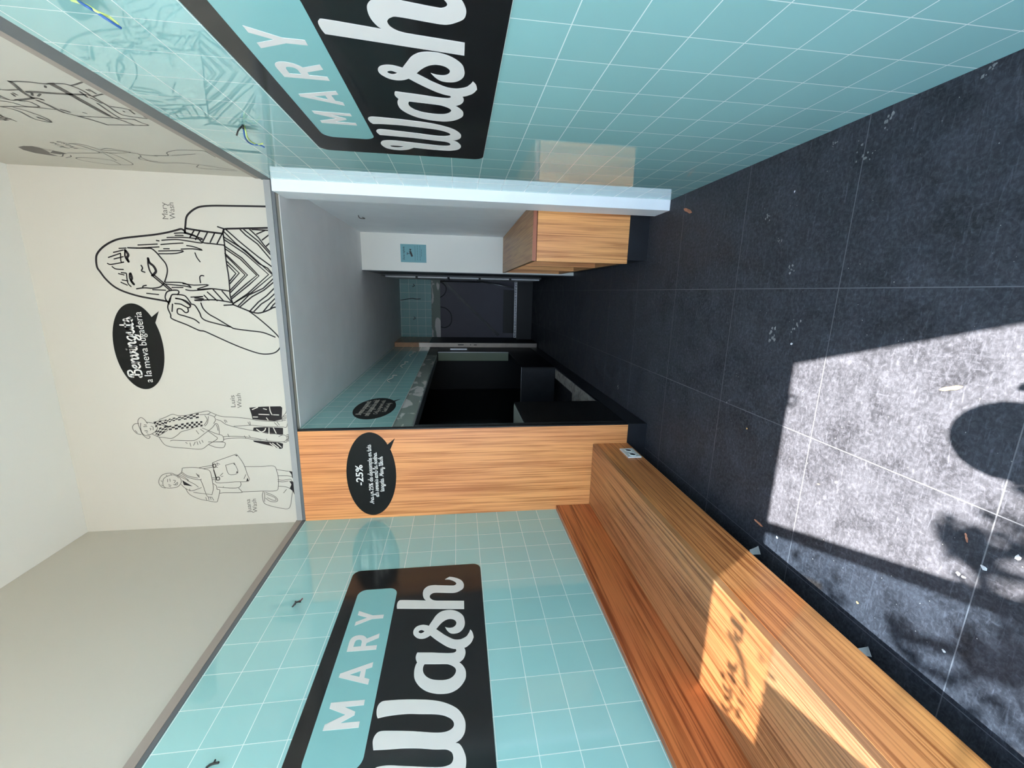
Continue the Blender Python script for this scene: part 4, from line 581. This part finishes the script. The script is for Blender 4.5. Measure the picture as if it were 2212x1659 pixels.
# ---------------------------------------------------------------- drawings on the upper walls
W = ribbons('wall_drawing', D_woman, planeY(YB), M['vinyl'])
props(W, 'large line drawing of a long haired woman in a striped dress on the cream wall', 'wall drawing')
type_text('caption', 'Mary', 0.046, 0.386, 3.146, pM, M['vinyl_grey'], W, h=0.0009, width=0.094)
type_text('caption', 'Wash', 0.046, 0.386, 3.106, pM, M['vinyl_grey'], W, h=0.0009, width=0.094)
Mn = ribbons('wall_drawing', D_man, planeY(YB), M['vinyl_grey'])
props(Mn, 'line drawing of a man in a hat and chequered scarf standing beside black bags', 'wall drawing')
fills('scarf_checks', D_man_fill, pM, M['vinyl'], Mn, h=0.001)
for i, (pl_, hi_) in enumerate(zip(D_bags_fill, (D_bags_white[:6]+D_bags_white[12:], D_bags_white[6:9], D_bags_white[9:12]))):
    bg_ = fills('drawn_bag', [pl_], pM, M['vinyl'], Mn, h=0.0006)
    for k_ in hi_: ribbons('highlight', [k_], pM, M['vinyl_white'], bg_, h=0.0012)
type_text('caption', 'Luis', 0.042, -0.786, 2.906, pM, M['vinyl_grey'], Mn, h=0.0009, width=0.082)
type_text('caption', 'Wash', 0.042, -0.792, 2.866, pM, M['vinyl_grey'], Mn, h=0.0009, width=0.100)
Ld = ribbons('wall_drawing', D_lady, planeY(YB), M['vinyl_grey'])
props(Ld, 'line drawing of an older woman in a skirt suit carrying a large square bag', 'wall drawing')
for nm_, pl_ in zip(('blouse', 'bag_corner', 'bag_corner', 'pocket_corner', 'pocket_corner', 'shoe', 'shoe'), D_lady_fill): fills(nm_, [pl_], pM, M['vinyl'], Ld, h=0.001)
type_text('caption', 'Juana', 0.042, -1.563, 2.889, pM, M['vinyl_grey'], Ld, h=0.0009, width=0.106)
type_text('caption', 'Wash', 0.042, -1.563, 2.850, pM, M['vinyl_grey'], Ld, h=0.0009, width=0.106)
pRU = planeX(0.645, -1); pRUm = planeXm(0.645, -1, 0.0)
Rf = ribbons('wall_drawing', D_rfig, pRU, M['vinyl_grey'])
props(Rf, 'line drawing of a person carrying a big strapped parcel on the right upper wall', 'wall drawing')
Rl = ribbons('wall_drawing', D_rlady, pRU, M['vinyl_grey'])
props(Rl, 'line drawing of a dark haired woman with folded arms on the right upper wall', 'wall drawing')
fills('drawn_hair', D_rlady_fill, pRU, M['vinyl_grey'], Rl, h=0.001)
pRm = lambda a, b, h=0.0: Vector((0.645 - h, 2.60 - a, b))
type_text('caption', 'Ana', 0.046, 0.11, 3.31, pRm, M['vinyl_grey'], Rl, h=0.0009, width=0.09)
type_text('caption', 'Wash', 0.046, 0.11, 3.262, pRm, M['vinyl_grey'], Rl, h=0.0009, width=0.11)
type_text('caption', 'Wash', 0.046, 0.46, 3.235, pRm, M['vinyl_grey'], Rf, h=0.0009, width=0.12)

# ---------------------------------------------------------------- camera notice on the white wall
nt = cut('notice', [[(0.323, 1.793), (0.526, 1.793), (0.526, 2.087), (0.323, 2.087)]], planeY(5.168), M['cctv'], None, 0.002)
props(nt, 'teal security camera notice on the white partition wall above the counter', 'notice')
pN = planeY(5.168)
type_text('heading', 'Zona vigilada', 0.026, 0.348, 2.043, pN, M['ink'], nt, h=0.003, width=0.15, bold=0.02)
cut('camera_symbol', [[(0.385, 1.966), (0.392, 1.946), (0.451, 1.966), (0.447, 1.989)]], pN, M['slot'], nt, 0.0008, 0.002)
cut('camera_symbol', [[(0.452, 1.972), (0.470, 1.962), (0.476, 1.984), (0.454, 1.982)]], pN, M['slot'], nt, 0.0008, 0.002)
cut('camera_symbol', [[(0.418, 1.980), (0.424, 1.980), (0.424, 2.010), (0.436, 2.010), (0.436, 2.015), (0.406, 2.015), (0.406, 2.010), (0.418, 2.010)]], pN, M['slot'], nt, 0.0008, 0.002)
ribbons('small_print', [(2.5, [(342, 1922), (508, 1922)])] + [(3, [(x, z), (x + 22, z)]) for z, x0 in ((1894, 350), (1865, 346), (1848, 392)) for x in range(x0, x0 + (150 if z != 1848 else 60), 29)], pN, M['ink'], nt, h=0.0028)

# ---------------------------------------------------------------- machine bay
mc = thing('low_cabinet', 'black low cabinet beside the wood panel in the machine bay', 'cabinet', (-1.3, 3.2, 0.15))
box('front', (-0.9715, -0.9575, 2.952, 3.560, 0.150, 0.932), M['black'], mc)
box('top', (-1.55, -0.976, 2.952, 3.560, 0.910, 0.934), M['render_grey'], mc)
box('side', (-1.55, -0.976, 3.545, 3.560, 0.150, 0.909), M['black'], mc)
mb = thing('low_partition', 'black low partition further along the machine bay', 'partition', (-1.2, 6.0, 0.15))
box('front', (-0.975, -0.9575, 5.305, 6.70, 0.150, 0.598), M['black'], mb)
box('side', (-1.55, -0.9755, 5.305, 5.325, 0.150, 0.598), M['black_tile'], mb)
box('edge', (-1.55, -0.957, 5.304, 5.330, 0.5985, 0.604), M['alu'], mb)
gp = box('upright_board', (-1.10, -0.965, 6.70, 6.715, 0.61, 1.749), M['green_panel'])
props(gp, 'sage green upright board with a bright edge in the machine bay', 'board')
box('edge', (-0.9645, -0.957, 6.698, 6.717, 0.61, 1.749), M['alu'], gp)
dr = struct(boxes('door_1', [(-0.985, -0.965, 6.73, 7.30, 0.15, 1.755)], M['dark_metal']))
box('handle', (-0.9645, -0.945, 7.02, 7.045, 1.28, 1.56), M['alu'], dr)
sp = thing('steel_post', 'tall steel post with small slots at the end of the left corridor wall', 'post', (-0.92, 7.36, 0))
box('post', (-0.960, -0.885, 7.312, 7.34, 0.02, 2.10), M['steel'], sp)
box('upper_board', (-0.960, -0.885, 7.312, 7.34, 2.101, 2.515), M['wood_ct'], sp)
for z0, z1 in ((1.33, 1.43), (1.20, 1.22), (1.10, 1.15)): box('slot', (-0.925, -0.908, 7.3105, 7.3118, z0, z1), M['slot'], sp)
bp_ = box('backing_plate', (-1.715, -1.70, 4.56, 5.4, 0.9, 1.7), M['dark_metal'])
props(bp_, 'dark grey metal plate on the rear wall of the machine bay', 'plate')
gb = box('green_board', (-1.70, -1.68, 3.0, 3.3, 1.25, 1.72), M['green_panel'])
props(gb, 'dull green board at the near end of the machine bay', 'board')
pp = tube('drain_pipe', [(-1.72, 3.9, 0.93), (-1.60, 3.93, 0.93), (-1.60, 4.2, 0.93), (-1.60, 4.47, 0.93), (-1.72, 4.5, 0.93)], 0.03, M['dark_metal'])
props(pp, 'grey drain pipe across the rear of the machine bay', 'pipe')
pc = tube('power_cable', [(-1.03, 3.05, 1.765), (-1.10, 3.08, 1.70), (-1.20, 3.12, 1.60), (-1.20, 3.18, 1.38), (-1.20, 3.28, 1.24), (-1.20, 3.46, 1.17), (-1.2, 3.62, 1.15), (-1.2, 3.68, 1.12), (-1.2, 3.64, 1.08)], 0.004, M['vinyl_grey'])
props(pc, 'thin grey cable hanging in a loop from the top of the machine bay', 'cable')
tube('plug_prongs', [(-1.2, 3.50, 1.15), (-1.2, 3.52, 1.11), (-1.2, 3.47, 1.08)], 0.006, M['white_pl'], pc)

# ---------------------------------------------------------------- far end
lk = thing('panel_door', 'narrow door of five stacked light panels along the right wall of the corridor', 'door', (0.2, 6.7, 0))
for k in range(5):
    z0 = 0.22 + k*0.452; box('panel', (0.180, 0.200, 6.25, 7.05, z0, z0+0.42), M['panel_grey'], lk)
box('frame', (0.2005, 0.2215, 6.22, 7.08, 0.20, 2.50), M['dark_metal'], lk)
bk = struct(boxes('trim_15', [(-0.889, 0.2215, YF-0.30, YF-0.0008, 0.0, 0.30)], M['black']))
dk = struct(boxes('trim_16', [(-0.80, 0.05, YF-0.02, YF-0.0008, 0.31, 0.53)], M['black']))
tr = thing('cable_tray', 'perforated metal cable tray running low across the far wall', 'cable tray', (-0.3, 8.2, 0.33))
boxes('tray', [(-0.86, 0.21, YF-0.31, YF-0.305, 0.305, 0.312), (-0.86, 0.21, YF-0.31, YF-0.305, 0.343, 0.350)] + [(-0.86+0.03*k, -0.85+0.03*k, YF-0.31, YF-0.305, 0.312, 0.343) for k in range(36)], M['alu'], tr)
def slanted(name, p, q, w, t, m, parent=None):
    p = Vector(p); q = Vector(q); d = (q-p).normalized(); nrm = Vector((0, 1, 0)); s = d.cross(nrm)*w/2; tt_ = nrm*t
    vs = [p+s, p-s, q-s, q+s]; vs = vs + [v - tt_ for v in vs]
    return link(name, mesh(name, vs, [(0, 1, 2, 3), (7, 6, 5, 4), (0, 4, 5, 1), (1, 5, 6, 2), (2, 6, 7, 3), (3, 7, 4, 0)]), m, parent)
dg = slanted('slotted_rail', (0.192, YF-0.01, 1.705), (-0.848, YF-0.01, 0.62), 0.055, 0.02, M['dark_metal'])
props(dg, 'dark slotted rail slanting across the grey far wall', 'rail')
for k in range(9):
    t = 0.06 + 0.11*k; c = Vector((0.192, 0, 1.705)).lerp(Vector((-0.848, 0, 0.62)), t)
    d = (Vector((-0.848, 0, 0.62))-Vector((0.192, 0, 1.705))).normalized()*0.022
    slanted('slot', (c.x-d.x, YF-0.030, c.z-d.z), (c.x+d.x, YF-0.030, c.z+d.z), 0.014, 0.001, M['slot'], dg)
br = tube('leaning_bar', [(0.20, YF-0.12, 1.03), (0.09, YF-0.28, 0.37)], 0.012, M['alu'])
props(br, 'light metal bar leaning beside the tray at the far wall', 'bar')
cb = tube('black_pipe', [(0.185, YF-0.045, 1.76), (0.187, YF-0.045, 0.93)], 0.011, M['cable'])
props(cb, 'thin black upright pipe on the far wall', 'pipe')
for pts, lb in (([(-0.12, YF-0.03, 1.765), (-0.05, YF-0.05, 1.68), (0.06, YF-0.06, 1.65), (0.14, YF-0.05, 1.70), (0.17, YF-0.02, 1.76)], 'black cable looping below the far wall tiles near the pipe'),
                ([(-0.30, YF-0.02, 1.762), (-0.33, YF-0.04, 1.66), (-0.42, YF-0.06, 1.57), (-0.55, YF-0.06, 1.55), (-0.65, YF-0.06, 1.59), (-0.70, YF-0.04, 1.68), (-0.69, YF-0.02, 1.762)], 'black cable looping below the middle of the far wall tiles')):
    props(tube('cable_loop', pts, 0.008, M['cable']), lb, 'cable')
for x, z, lb in ((0.12, 2.27, 'short wire tail on the far tiles nearest the panel door'), (-0.50, 2.27, 'short wire tail on the left of the far tiles')):
    props(tube('wire_tail', [(x, YF-0.011, z), (x-0.03, YF-0.03, z-0.02), (x-0.05, YF-0.03, z+0.02)], 0.006, M['cable']), lb, 'wire')
props(tube('wire_tail', [(-0.19, YF-0.012, 2.52), (-0.17, YF-0.02, 2.43), (-0.15, YF-0.03, 2.30), (-0.16, YF-0.03, 2.22), (-0.155, YF-0.03, 2.14)], 0.007, M['cable']), 'long black wire hanging down the middle of the far tiles', 'wire')
for (y, z), lb in zip(((4.42, 2.15), (5.3, 2.13), (6.2, 2.12)), ('pale wire tail curling from the corridor tiles nearest the speech bubble', 'pale wire tail in the middle of the corridor tiles', 'pale wire tail at the far end of the corridor tiles')):
    props(tube('wire_tail', [(-0.956, y, z), (-0.93, y-0.03, z+0.02), (-0.91, y+0.02, z-0.03), (-0.90, y+0.09, z-0.02), (-0.905, y+0.12, z-0.06)], 0.003, M['vinyl_white']), lb, 'wire')

# ---------------------------------------------------------------- wires poking out of the tiled walls
t = thing('wire_bundle', 'blue and yellow wires poking out of the right tiles near the white column', 'wires', (0.633, 1.97, 2.28))
tube('yellow_wire', D_wireR_y, 0.003, M['yellow'], t); tube('blue_wire', D_wireR_b, 0.003, M['blue'], t)
tube('black_stub', [(0.633, 1.975, 2.285), (0.612, 1.96, 2.295), (0.60, 1.985, 2.315)], 0.003, M['cable'], t)
tube('black_stub', [(0.633, 1.965, 2.28), (0.615, 1.945, 2.27)], 0.004, M['cable'], t)
t = thing('wire_bundle', 'blue and yellow wires poking out of the right tiles at the picture edge', 'wires', D_wireR2_y[0])
tube('yellow_wire', D_wireR2_y, 0.003, M['yellow'], t); tube('blue_wire', D_wireR2_b, 0.003, M['blue'], t)
t = thing('wire_bundle', 'dark red and black wire stubs above the lettering on the left tiles', 'wires', D_wireL[0][0])
tube('black_wire', D_wireL[0], 0.004, M['cable'], t); tube('red_wire', D_wireL[1], 0.003, M['red'], t); tube('black_stub', D_wireL[2], 0.004, M['cable'], t)
t = thing('wire_bundle', 'black wire stubs on the left tiles nearest the shopfront', 'wires', D_wireL2[0][0])
tube('black_wire', D_wireL2[0], 0.004, M['cable'], t); tube('black_stub', D_wireL2[1], 0.003, M['cable'], t)
t = tube('wire_stub', [(0.642, 4.05, 2.30), (0.62, 4.06, 2.29), (0.612, 4.02, 2.24), (0.615, 3.98, 2.25)], 0.004, M['vinyl_grey'])
props(t, 'grey wire stub on the plastered wall behind the white column', 'wire')

# ---------------------------------------------------------------- litter on the floor
def leaf(x, y, L, ang, m, label, curl=0.15, z0=0.0):
    n = 9; verts = []; faces = []
    for i in range(n):
        t = i/(n-1); w = L*0.10*math.sin(math.pi*min(1, t*1.02))**0.7*(1+0.25*math.sin(9*t)) + 0.0006
        for s in (-1, 0, 1):
            verts.append((L*(t-0.5), s*w, z0 + 0.002 + abs(s)*w*0.5 + curl*L*(t-0.5)**2*1.2 + (0.001*math.sin(14*t+s))))
    for i in range(n-1):
        for k in range(2): a = i*3+k; faces.append((a, a+1, a+4, a+3))
    o = link('dry_leaf', mesh('dry_leaf', verts, faces), m); o.location = (x, y, 0); o.rotation_euler = (0, 0, ang)
    sl = o.modifiers.new('t', 'SOLIDIFY'); sl.thickness = 0.0008
    return props(o, label, 'leaf')
lv = D_debris['leaf']
leaf(*lv[0], 0.06, 1.95, M['leaf'], 'long yellow dry leaf on the sunlit floor')
leaf(*lv[1], 0.11, 1.2, M['leaf_b'], 'large brown dry leaf on the floor at the foot of the white column')
leaf(*lv[2], 0.026, 0.4, M['leaf_b'], 'small brown leaf piece in the tree shadow on the floor')
leaf(*lv[3], 0.06, 1.5, M['leaf_b'], 'brown dry leaf on the dark floor near the bench')
def scrap(name, x, y, r, m, label, cat, jag=0.4, lift=0.0015, z0=0.0015, group=None):
    pts = blob(0, 0, r, r*random.uniform(0.45, 0.8), 9, jag)
    a = random.uniform(0, 3.1); verts = []; 
    for p in pts: verts.append((p[0]*math.cos(a)-p[1]*math.sin(a), p[0]*math.sin(a)+p[1]*math.cos(a), z0 + lift*random.random()*2))
    N = len(verts); verts += [(v[0], v[1], v[2]-0.001) for v in verts]
    faces = [tuple(range(N)), tuple(range(2*N-1, N-1, -1))] + [(i, (i+1) % N, (i+1) % N+N, i+N) for i in range(N)]
    o = link(name, mesh(name, verts, faces), m); o.location = (x, y, 0)
    return props(o, label, cat, group)
for (x, y), lb, big in zip(D_debris['paper'], ('curled white paper scrap on the floor under the bench edge', 'folded grey paper scrap in the shade of the bench'), (0.032, 0.026)):
    n = 8; verts = []
    for i in range(n):
        t = i/(n-1); verts += [(big*(t-0.5)*1.6, -big*0.6*(1-0.5*t), 0.002 + 0.5*big*t*t), (big*(t-0.5)*1.6, big*0.6*(1-0.3*t), 0.004 + 0.55*big*t*t)]
    o = link('paper_scrap', mesh('paper_scrap', verts, [(2*i, 2*i+1, 2*i+3, 2*i+2) for i in range(n-1)]), M['paper']); o.location = (x, y, 0); o.rotation_euler = (0, 0, 2.3)
    o.modifiers.new('t', 'SOLIDIFY').thickness = 0.0006
    props(o, lb, 'paper')
names = ('pale crumb on the floor left of the brown leaf by the column', 'white chip in the tree shadow near the small brown leaf', 'white chip on the floor near the bench front', 'thin white flake at the end of the sunlit patch', 'pale flake in the corner of the sun patch by the bench', 'yellowish flake in the dim sun patch beside the bench',
         'pale twist at the far edge of the sunlit patch', 'round pale chip on the shaded floor at the picture edge', 'orange crumb on the dark floor before the sun patch', 'orange chip on the sunlit floor', 'white chip on the sunlit floor beside the orange chip', 'second thin white flake at the end of the sunlit patch', 'white crumb on the dark floor short of the sun patch')
for i, ((x, y), lb) in enumerate(zip(D_debris['scrap'], names)):
    scrap('floor_scrap', x, y, random.uniform(0.005, 0.008) if i not in (1, 7) else 0.010, M['leaf'] if i in (5, 8, 9) else M['paper'], lb, 'scrap')
stn = ('white plaster splash on the floor nearest the right wall side', 'wide grey plaster splash on the middle of the floor', 'small grey plaster splash beside the wide one', 'pale scuffed plaster mark on a floor joint below the right wall', 'small plaster mark on the floor joint near the column', 'thin plaster mark on the floor before the right wall',
       'grey smear on the floor close under the right tiles', 'faint streak on the floor near the right tiles', 'round dark worn ring at the foot of the right wall', 'white scuffs on the floor beside the bay skirting', 'pale dab on the long floor joint')
for i, ((x, y), lb) in enumerate(zip(D_debris['stain'], stn)):
    r0 = (0.026, 0.030, 0.022, 0.03, 0.016, 0.014, 0.025, 0.012, 0.02, 0.025, 0.012)[i]
    bm_v = []; bm_f = []
    for k in range(9):
        cx, cy = random.gauss(0, r0*0.55), random.gauss(0, r0*0.55); rr = r0*random.uniform(0.12, 0.42); b0 = len(bm_v)
        q = blob(cx, cy, rr, rr*0.8, 8, 0.5); bm_v += [(p[0], p[1], 0.0012 + 0.0003*k) for p in q]; bm_f.append(tuple(range(b0, b0+8)))
    o = link('plaster_splash', mesh('plaster_splash', bm_v, bm_f), M['smear']); o.location = (x, y, 0); props(o, lb, 'stain')
# fine grit nobody could count
vs = []; fs = []
for k in range(380):
    x, y = random.uniform(-1.1, 0.62), random.uniform(0.6, 3.6) if random.random() < 0.8 else random.uniform(3.6, 6)
    if x > 0.2 and y > 3.05: continue
    r = random.uniform(0.0008, 0.0026); b0 = len(vs); h = r*0.8; q = blob(x, y, r, r, 5, 0.5)
    vs += [(p[0], p[1], 0.0005) for p in q] + [(x, y, h)]; fs += [(b0+i, b0+(i+1) % 5, b0+5) for i in range(5)]
g = link('floor_grit', mesh('floor_grit', vs, fs), M['crumb']); props(g, 'fine pale grit scattered over the dark floor', 'grit', kind='stuff')

aw = link('added_sun_blocker', mesh('added_sun_blocker', [(-2.2, Y0-0.0305, 2.908), (-0.76, Y0-0.0305, 2.908), (-0.76+0.325*1.85, Y0-1.92, 2.908), (-2.2, Y0-1.92, 2.908), (-2.2, Y0-0.0305, 2.920), (-0.76, Y0-0.0305, 2.920), (-0.76+0.325*1.85, Y0-1.92, 2.920), (-2.2, Y0-1.92, 2.920)],  # unseen canopy, added and cut slantwise to block sun from the lower window
    [(0, 1, 2, 3), (7, 6, 5, 4), (0, 4, 5, 1), (1, 5, 6, 2), (2, 6, 7, 3), (3, 7, 4, 0)]), film_mat('sun_blocker_canvas', (0.62, 0.64, 0.66)))
props(aw, 'unseen canopy added outside to keep sun off the lower shop window', 'canopy')
# ---------------------------------------------------------------- street tree whose leaves shade the doorway
tree = thing('street_tree', 'leafy street tree standing outside the shopfront', 'tree', (2.6, -3.8, 0))
M['bark'] = mat('bark', lin(96, 80, 66), 0.9); M['foliage'] = mat('green_leaves', lin(78, 104, 52), 0.7)
tube('trunk', [(2.6, -3.8, 0), (2.6, -3.75, 1.8), (2.8, -3.7, 3.4), (3.6, -4.0, 5.4)], 0.09, M['bark'], tree)
H = 4.6; lp = []
def shade(px, py): return Vector((px - SUN_PER_M[0]*H, py - SUN_PER_M[1]*H, H))
tube('branch', [Vector((2.8, -3.7, 3.4)), shade(-0.45, 0.6), shade(-0.62, 0.86), shade(-0.70, 0.93)], 0.022, M['bark'], tree)
tube('branch', [Vector((2.8, -3.7, 3.4)), shade(-0.70, 0.5), shade(-0.95, 0.78), shade(-1.07, 0.98)], 0.022, M['bark'], tree)
for path in D_leafshadow:
    pts = [Vector((a/1000 + 0.194*(H-z/1000), Y0 - 0.597*(H-z/1000), H)) for a, z in path]
    tube('twig', pts, 0.014, M['bark'], tree)
vs = []; fs = []
for px, py, rx, ry, n in ((-0.66, 0.88, 0.05, 0.05, 16), (-0.72, 0.80, 0.06, 0.05, 26), (-0.60, 0.74, 0.09, 0.04, 30), (-0.85, 0.70, 0.10, 0.05, 50), (-0.98, 0.80, 0.05, 0.03, 16), (-1.07, 0.97, 0.035, 0.03, 9),
                          (-1.06, 1.41, 0.02, 0.02, 3), (-1.11, 1.18, 0.03, 0.03, 5), (-1.10, 0.87, 0.02, 0.02, 5), (-0.80, 0.55, 0.4, 0.10, 160), (-1.15, 0.55, 0.2, 0.06, 60)):
    for k in range(n):
        c = shade(random.gauss(px, rx), random.gauss(py, ry)) + Vector((0, 0, random.gauss(0, 0.03)))
        u_ = Vector((random.gauss(0, 1), random.gauss(0, 1), random.gauss(0, .4))).normalized()*0.035; v_ = u_.cross(Vector((random.gauss(0, .3), random.gauss(0, .3), 1))).normalized()*0.018
        b0 = len(vs); vs += [c-u_, c+v_, c+u_, c-v_]; fs.append((b0, b0+1, b0+2, b0+3))
for k in range(1500):
    c = Vector((3.9 + random.gauss(0, 0.7), -4.2 + random.gauss(0, 0.7), 6.0 + random.gauss(0, 0.7)))
    u_ = Vector((random.gauss(0, 1), random.gauss(0, 1), random.gauss(0, .4))).normalized()*0.07; v_ = u_.cross(Vector((random.gauss(0, .3), random.gauss(0, .3), 1))).normalized()*0.035
    b0 = len(vs); vs += [c-u_, c+v_, c+u_, c-v_]; fs.append((b0, b0+1, b0+2, b0+3))
fo = link('foliage', mesh('foliage', vs, fs), M['foliage'], tree)

# ---------------------------------------------------------------- the photographer, standing in the doorway just behind the phone
M['skin'] = mat('skin', lin(200, 158, 132), 0.5); M['hair'] = mat('dark_hair', lin(40, 30, 25), 0.6); M['shirt'] = mat('dark_shirt', lin(44, 48, 58), 0.8); M['jeans'] = mat('jeans', lin(50, 58, 78), 0.8)
ps = thing('person', 'person in dark shirt and jeans standing in the doorway holding up a phone', 'person', (-0.03, -0.30, 0))
def skin(name, nodes, edges, m, parent, root=0, sub=2):
    me = bpy.data.meshes.new(name); me.from_pydata([n[:3] for n in nodes], edges, []); me.update()
    o = link(name, me, m, parent); sk = o.modifiers.new('skin', 'SKIN'); sk.use_smooth_shade = True
    for i, n in enumerate(nodes):
        v = me.skin_vertices[0].data[i]; v.radius = (n[3], n[4] if len(n) > 4 else n[3]); v.use_root = (i == root)
    o.modifiers.new('sub', 'SUBSURF').levels = sub; o.modifiers['sub'].render_levels = sub
    return o
PX, PY = -0.03, -0.26
def arm(s, elbow, wrist):
    return [(PX+s*0.17, PY, 1.40, .058), (PX+s*0.20, PY+0.01, 1.30, .050), elbow + (.042,), ((elbow[0]+wrist[0])/2, (elbow[1]+wrist[1])/2, (elbow[2]+wrist[2])/2, .038), wrist + (.026,)]
N = [(PX, PY, 0.95, .14, .10), (PX, PY, 1.10, .125, .09), (PX, PY, 1.25, .14, .10), (PX, PY, 1.38, .13, .09), (PX, PY+0.02, 1.47, .055), (PX+0.01, PY+0.05, 1.55, .05), (PX+0.01, PY+0.075, 1.62, .075, .085), (PX+0.01, PY+0.09, 1.70, .078, .09), (PX+0.01, PY+0.085, 1.78, .05, .06)]
E_ = [(i, i+1) for i in range(8)]
la = arm(-1, (PX-0.24, PY+0.04, 1.16), (-0.075, -0.045, 1.38)); ra = arm(1, (PX+0.26, PY+0.04, 1.16), (0.075, -0.045, 1.38))
for a_ in (la, ra):
    b0 = len(N); N += a_; E_ += [(3, b0)] + [(b0+i, b0+i+1) for i in range(4)]
for s in (-1, 1):
    b0 = len(N); N += [(PX+s*0.09, PY, 0.86, .088), (PX+s*0.10, PY, 0.66, .075), (PX+s*0.10, PY+0.01, 0.48, .058), (PX+s*0.11, PY-0.01, 0.30, .052), (PX+s*0.11, PY-0.02, 0.09, .036), (PX+s*0.12, PY+0.05, 0.036, .036), (PX+s*0.125, PY+0.12, 0.03, .030)]
    E_ += [(0, b0)] + [(b0+i, b0+i+1) for i in range(6)]
body = skin('body', N, E_, M['skin'], ps)
T_ = [(PX, PY, 0.92, .155, .115), (PX, PY, 1.10, .14, .105), (PX, PY, 1.25, .155, .115), (PX, PY, 1.39, .14, .10), (PX, PY+0.01, 1.44, .07)]
te = [(i, i+1) for i in range(4)]
for a_ in (la, ra):
    b0 = len(T_); T_ += [a_[0][:3]+(.068,), a_[1][:3]+(.062,), tuple(Vector(a_[1][:3]).lerp(Vector(a_[2][:3]), 0.8))+(.055,)]; te += [(3, b0), (b0, b0+1), (b0+1, b0+2)]
skin('shirt', T_, te, M['shirt'], ps)
L_ = [(PX, PY, 0.95, .15, .115)]; le = []
for s in (-1, 1):
    b0 = len(L_); L_ += [(PX+s*0.09, PY, 0.86, .10), (PX+s*0.10, PY, 0.66, .086), (PX+s*0.10, PY+0.01, 0.48, .070), (PX+s*0.11, PY-0.01, 0.30, .066), (PX+s*0.11, PY-0.02, 0.10, .060)]
    le += [(0, b0)] + [(b0+i, b0+i+1) for i in range(4)]
skin('trousers', L_, le, M['jeans'], ps)
for s in (-1, 1):
    skin('shoe', [(PX+s*0.11, PY-0.06, 0.04, .038), (PX+s*0.12, PY+0.04, 0.04, .046, .038), (PX+s*0.125, PY+0.15, 0.032, .040, .030)], [(0, 1), (1, 2)], M['black'], ps, 1)
hv = []; hf = []
for i in range(13):
    for k in range(20):
        t, u = math.pi*i/12, 2*math.pi*k/20; hv.append((PX+0.01+0.106*math.sin(t)*math.cos(u), PY+0.085+0.115*math.sin(t)*math.sin(u), 1.71+0.13*math.cos(t)))
for i in range(12):
    for k in range(20): hf.append((i*20+k, i*20+(k+1) % 20, (i+1)*20+(k+1) % 20, (i+1)*20+k))
hm = mesh('hair', hv, hf)
for f in hm.polygons: f.use_smooth = True
link('hair', hm, M['hair'], ps)
fx, fy, fz = PX+0.01, PY+0.19, 1.62
for s in (-1, 1):
    skin('eye', [(fx+s*0.032, fy-0.012, fz+0.025, .011), (fx+s*0.032, fy-0.006, fz+0.025, .009)], [(0, 1)], M['white_pl'], ps)
    skin('ear', [(fx+s*0.078, fy-0.10, fz, .016), (fx+s*0.084, fy-0.11, fz+0.03, .013)], [(0, 1)], M['skin'], ps)
skin('nose', [(fx, fy-0.005, fz+0.02, .010), (fx, fy+0.012, fz-0.008, .014)], [(0, 1)], M['skin'], ps)
skin('mouth', [(fx-0.02, fy-0.008, fz-0.04, .006), (fx, fy-0.002, fz-0.04, .008), (fx+0.02, fy-0.008, fz-0.04, .006)], [(0, 1), (1, 2)], M['red'], ps, 1)
for s in (-1, 1):
    hn = [(s*0.075, -0.045, 1.38, .022, .026), (s*0.078, -0.040, 1.41, .030, .016), (s*0.080, -0.036, 1.44, .032, .014)]; he = [(0, 1), (1, 2)]
    for k, (dz, ln) in enumerate(((0.022, 0.034), (0.008, 0.038), (-0.008, 0.036), (-0.022, 0.030))):
        b0 = len(hn); z = 1.435 + dz
        hn += [(s*0.083, -0.026, z, .009), (s*0.080, -0.016, z, .0085), (s*(0.080-ln*0.5), -0.0135, z, .0075)]; he += [(2, b0), (b0, b0+1), (b0+1, b0+2)]
    b0 = len(hn); hn += [(s*0.066, -0.048, 1.43, .010), (s*0.045, -0.044, 1.44, .009)]; he += [(1, b0), (b0, b0+1)]
    skin('hand', hn, he, M['skin'], ps)
ph = thing('phone', 'dark mobile phone held up in both hands by the person', 'phone', (0, -0.03, 1.43))
box('case', (-0.074, 0.074, -0.040, -0.031, 1.395, 1.466), M['black'], ph, bevel=0.003)
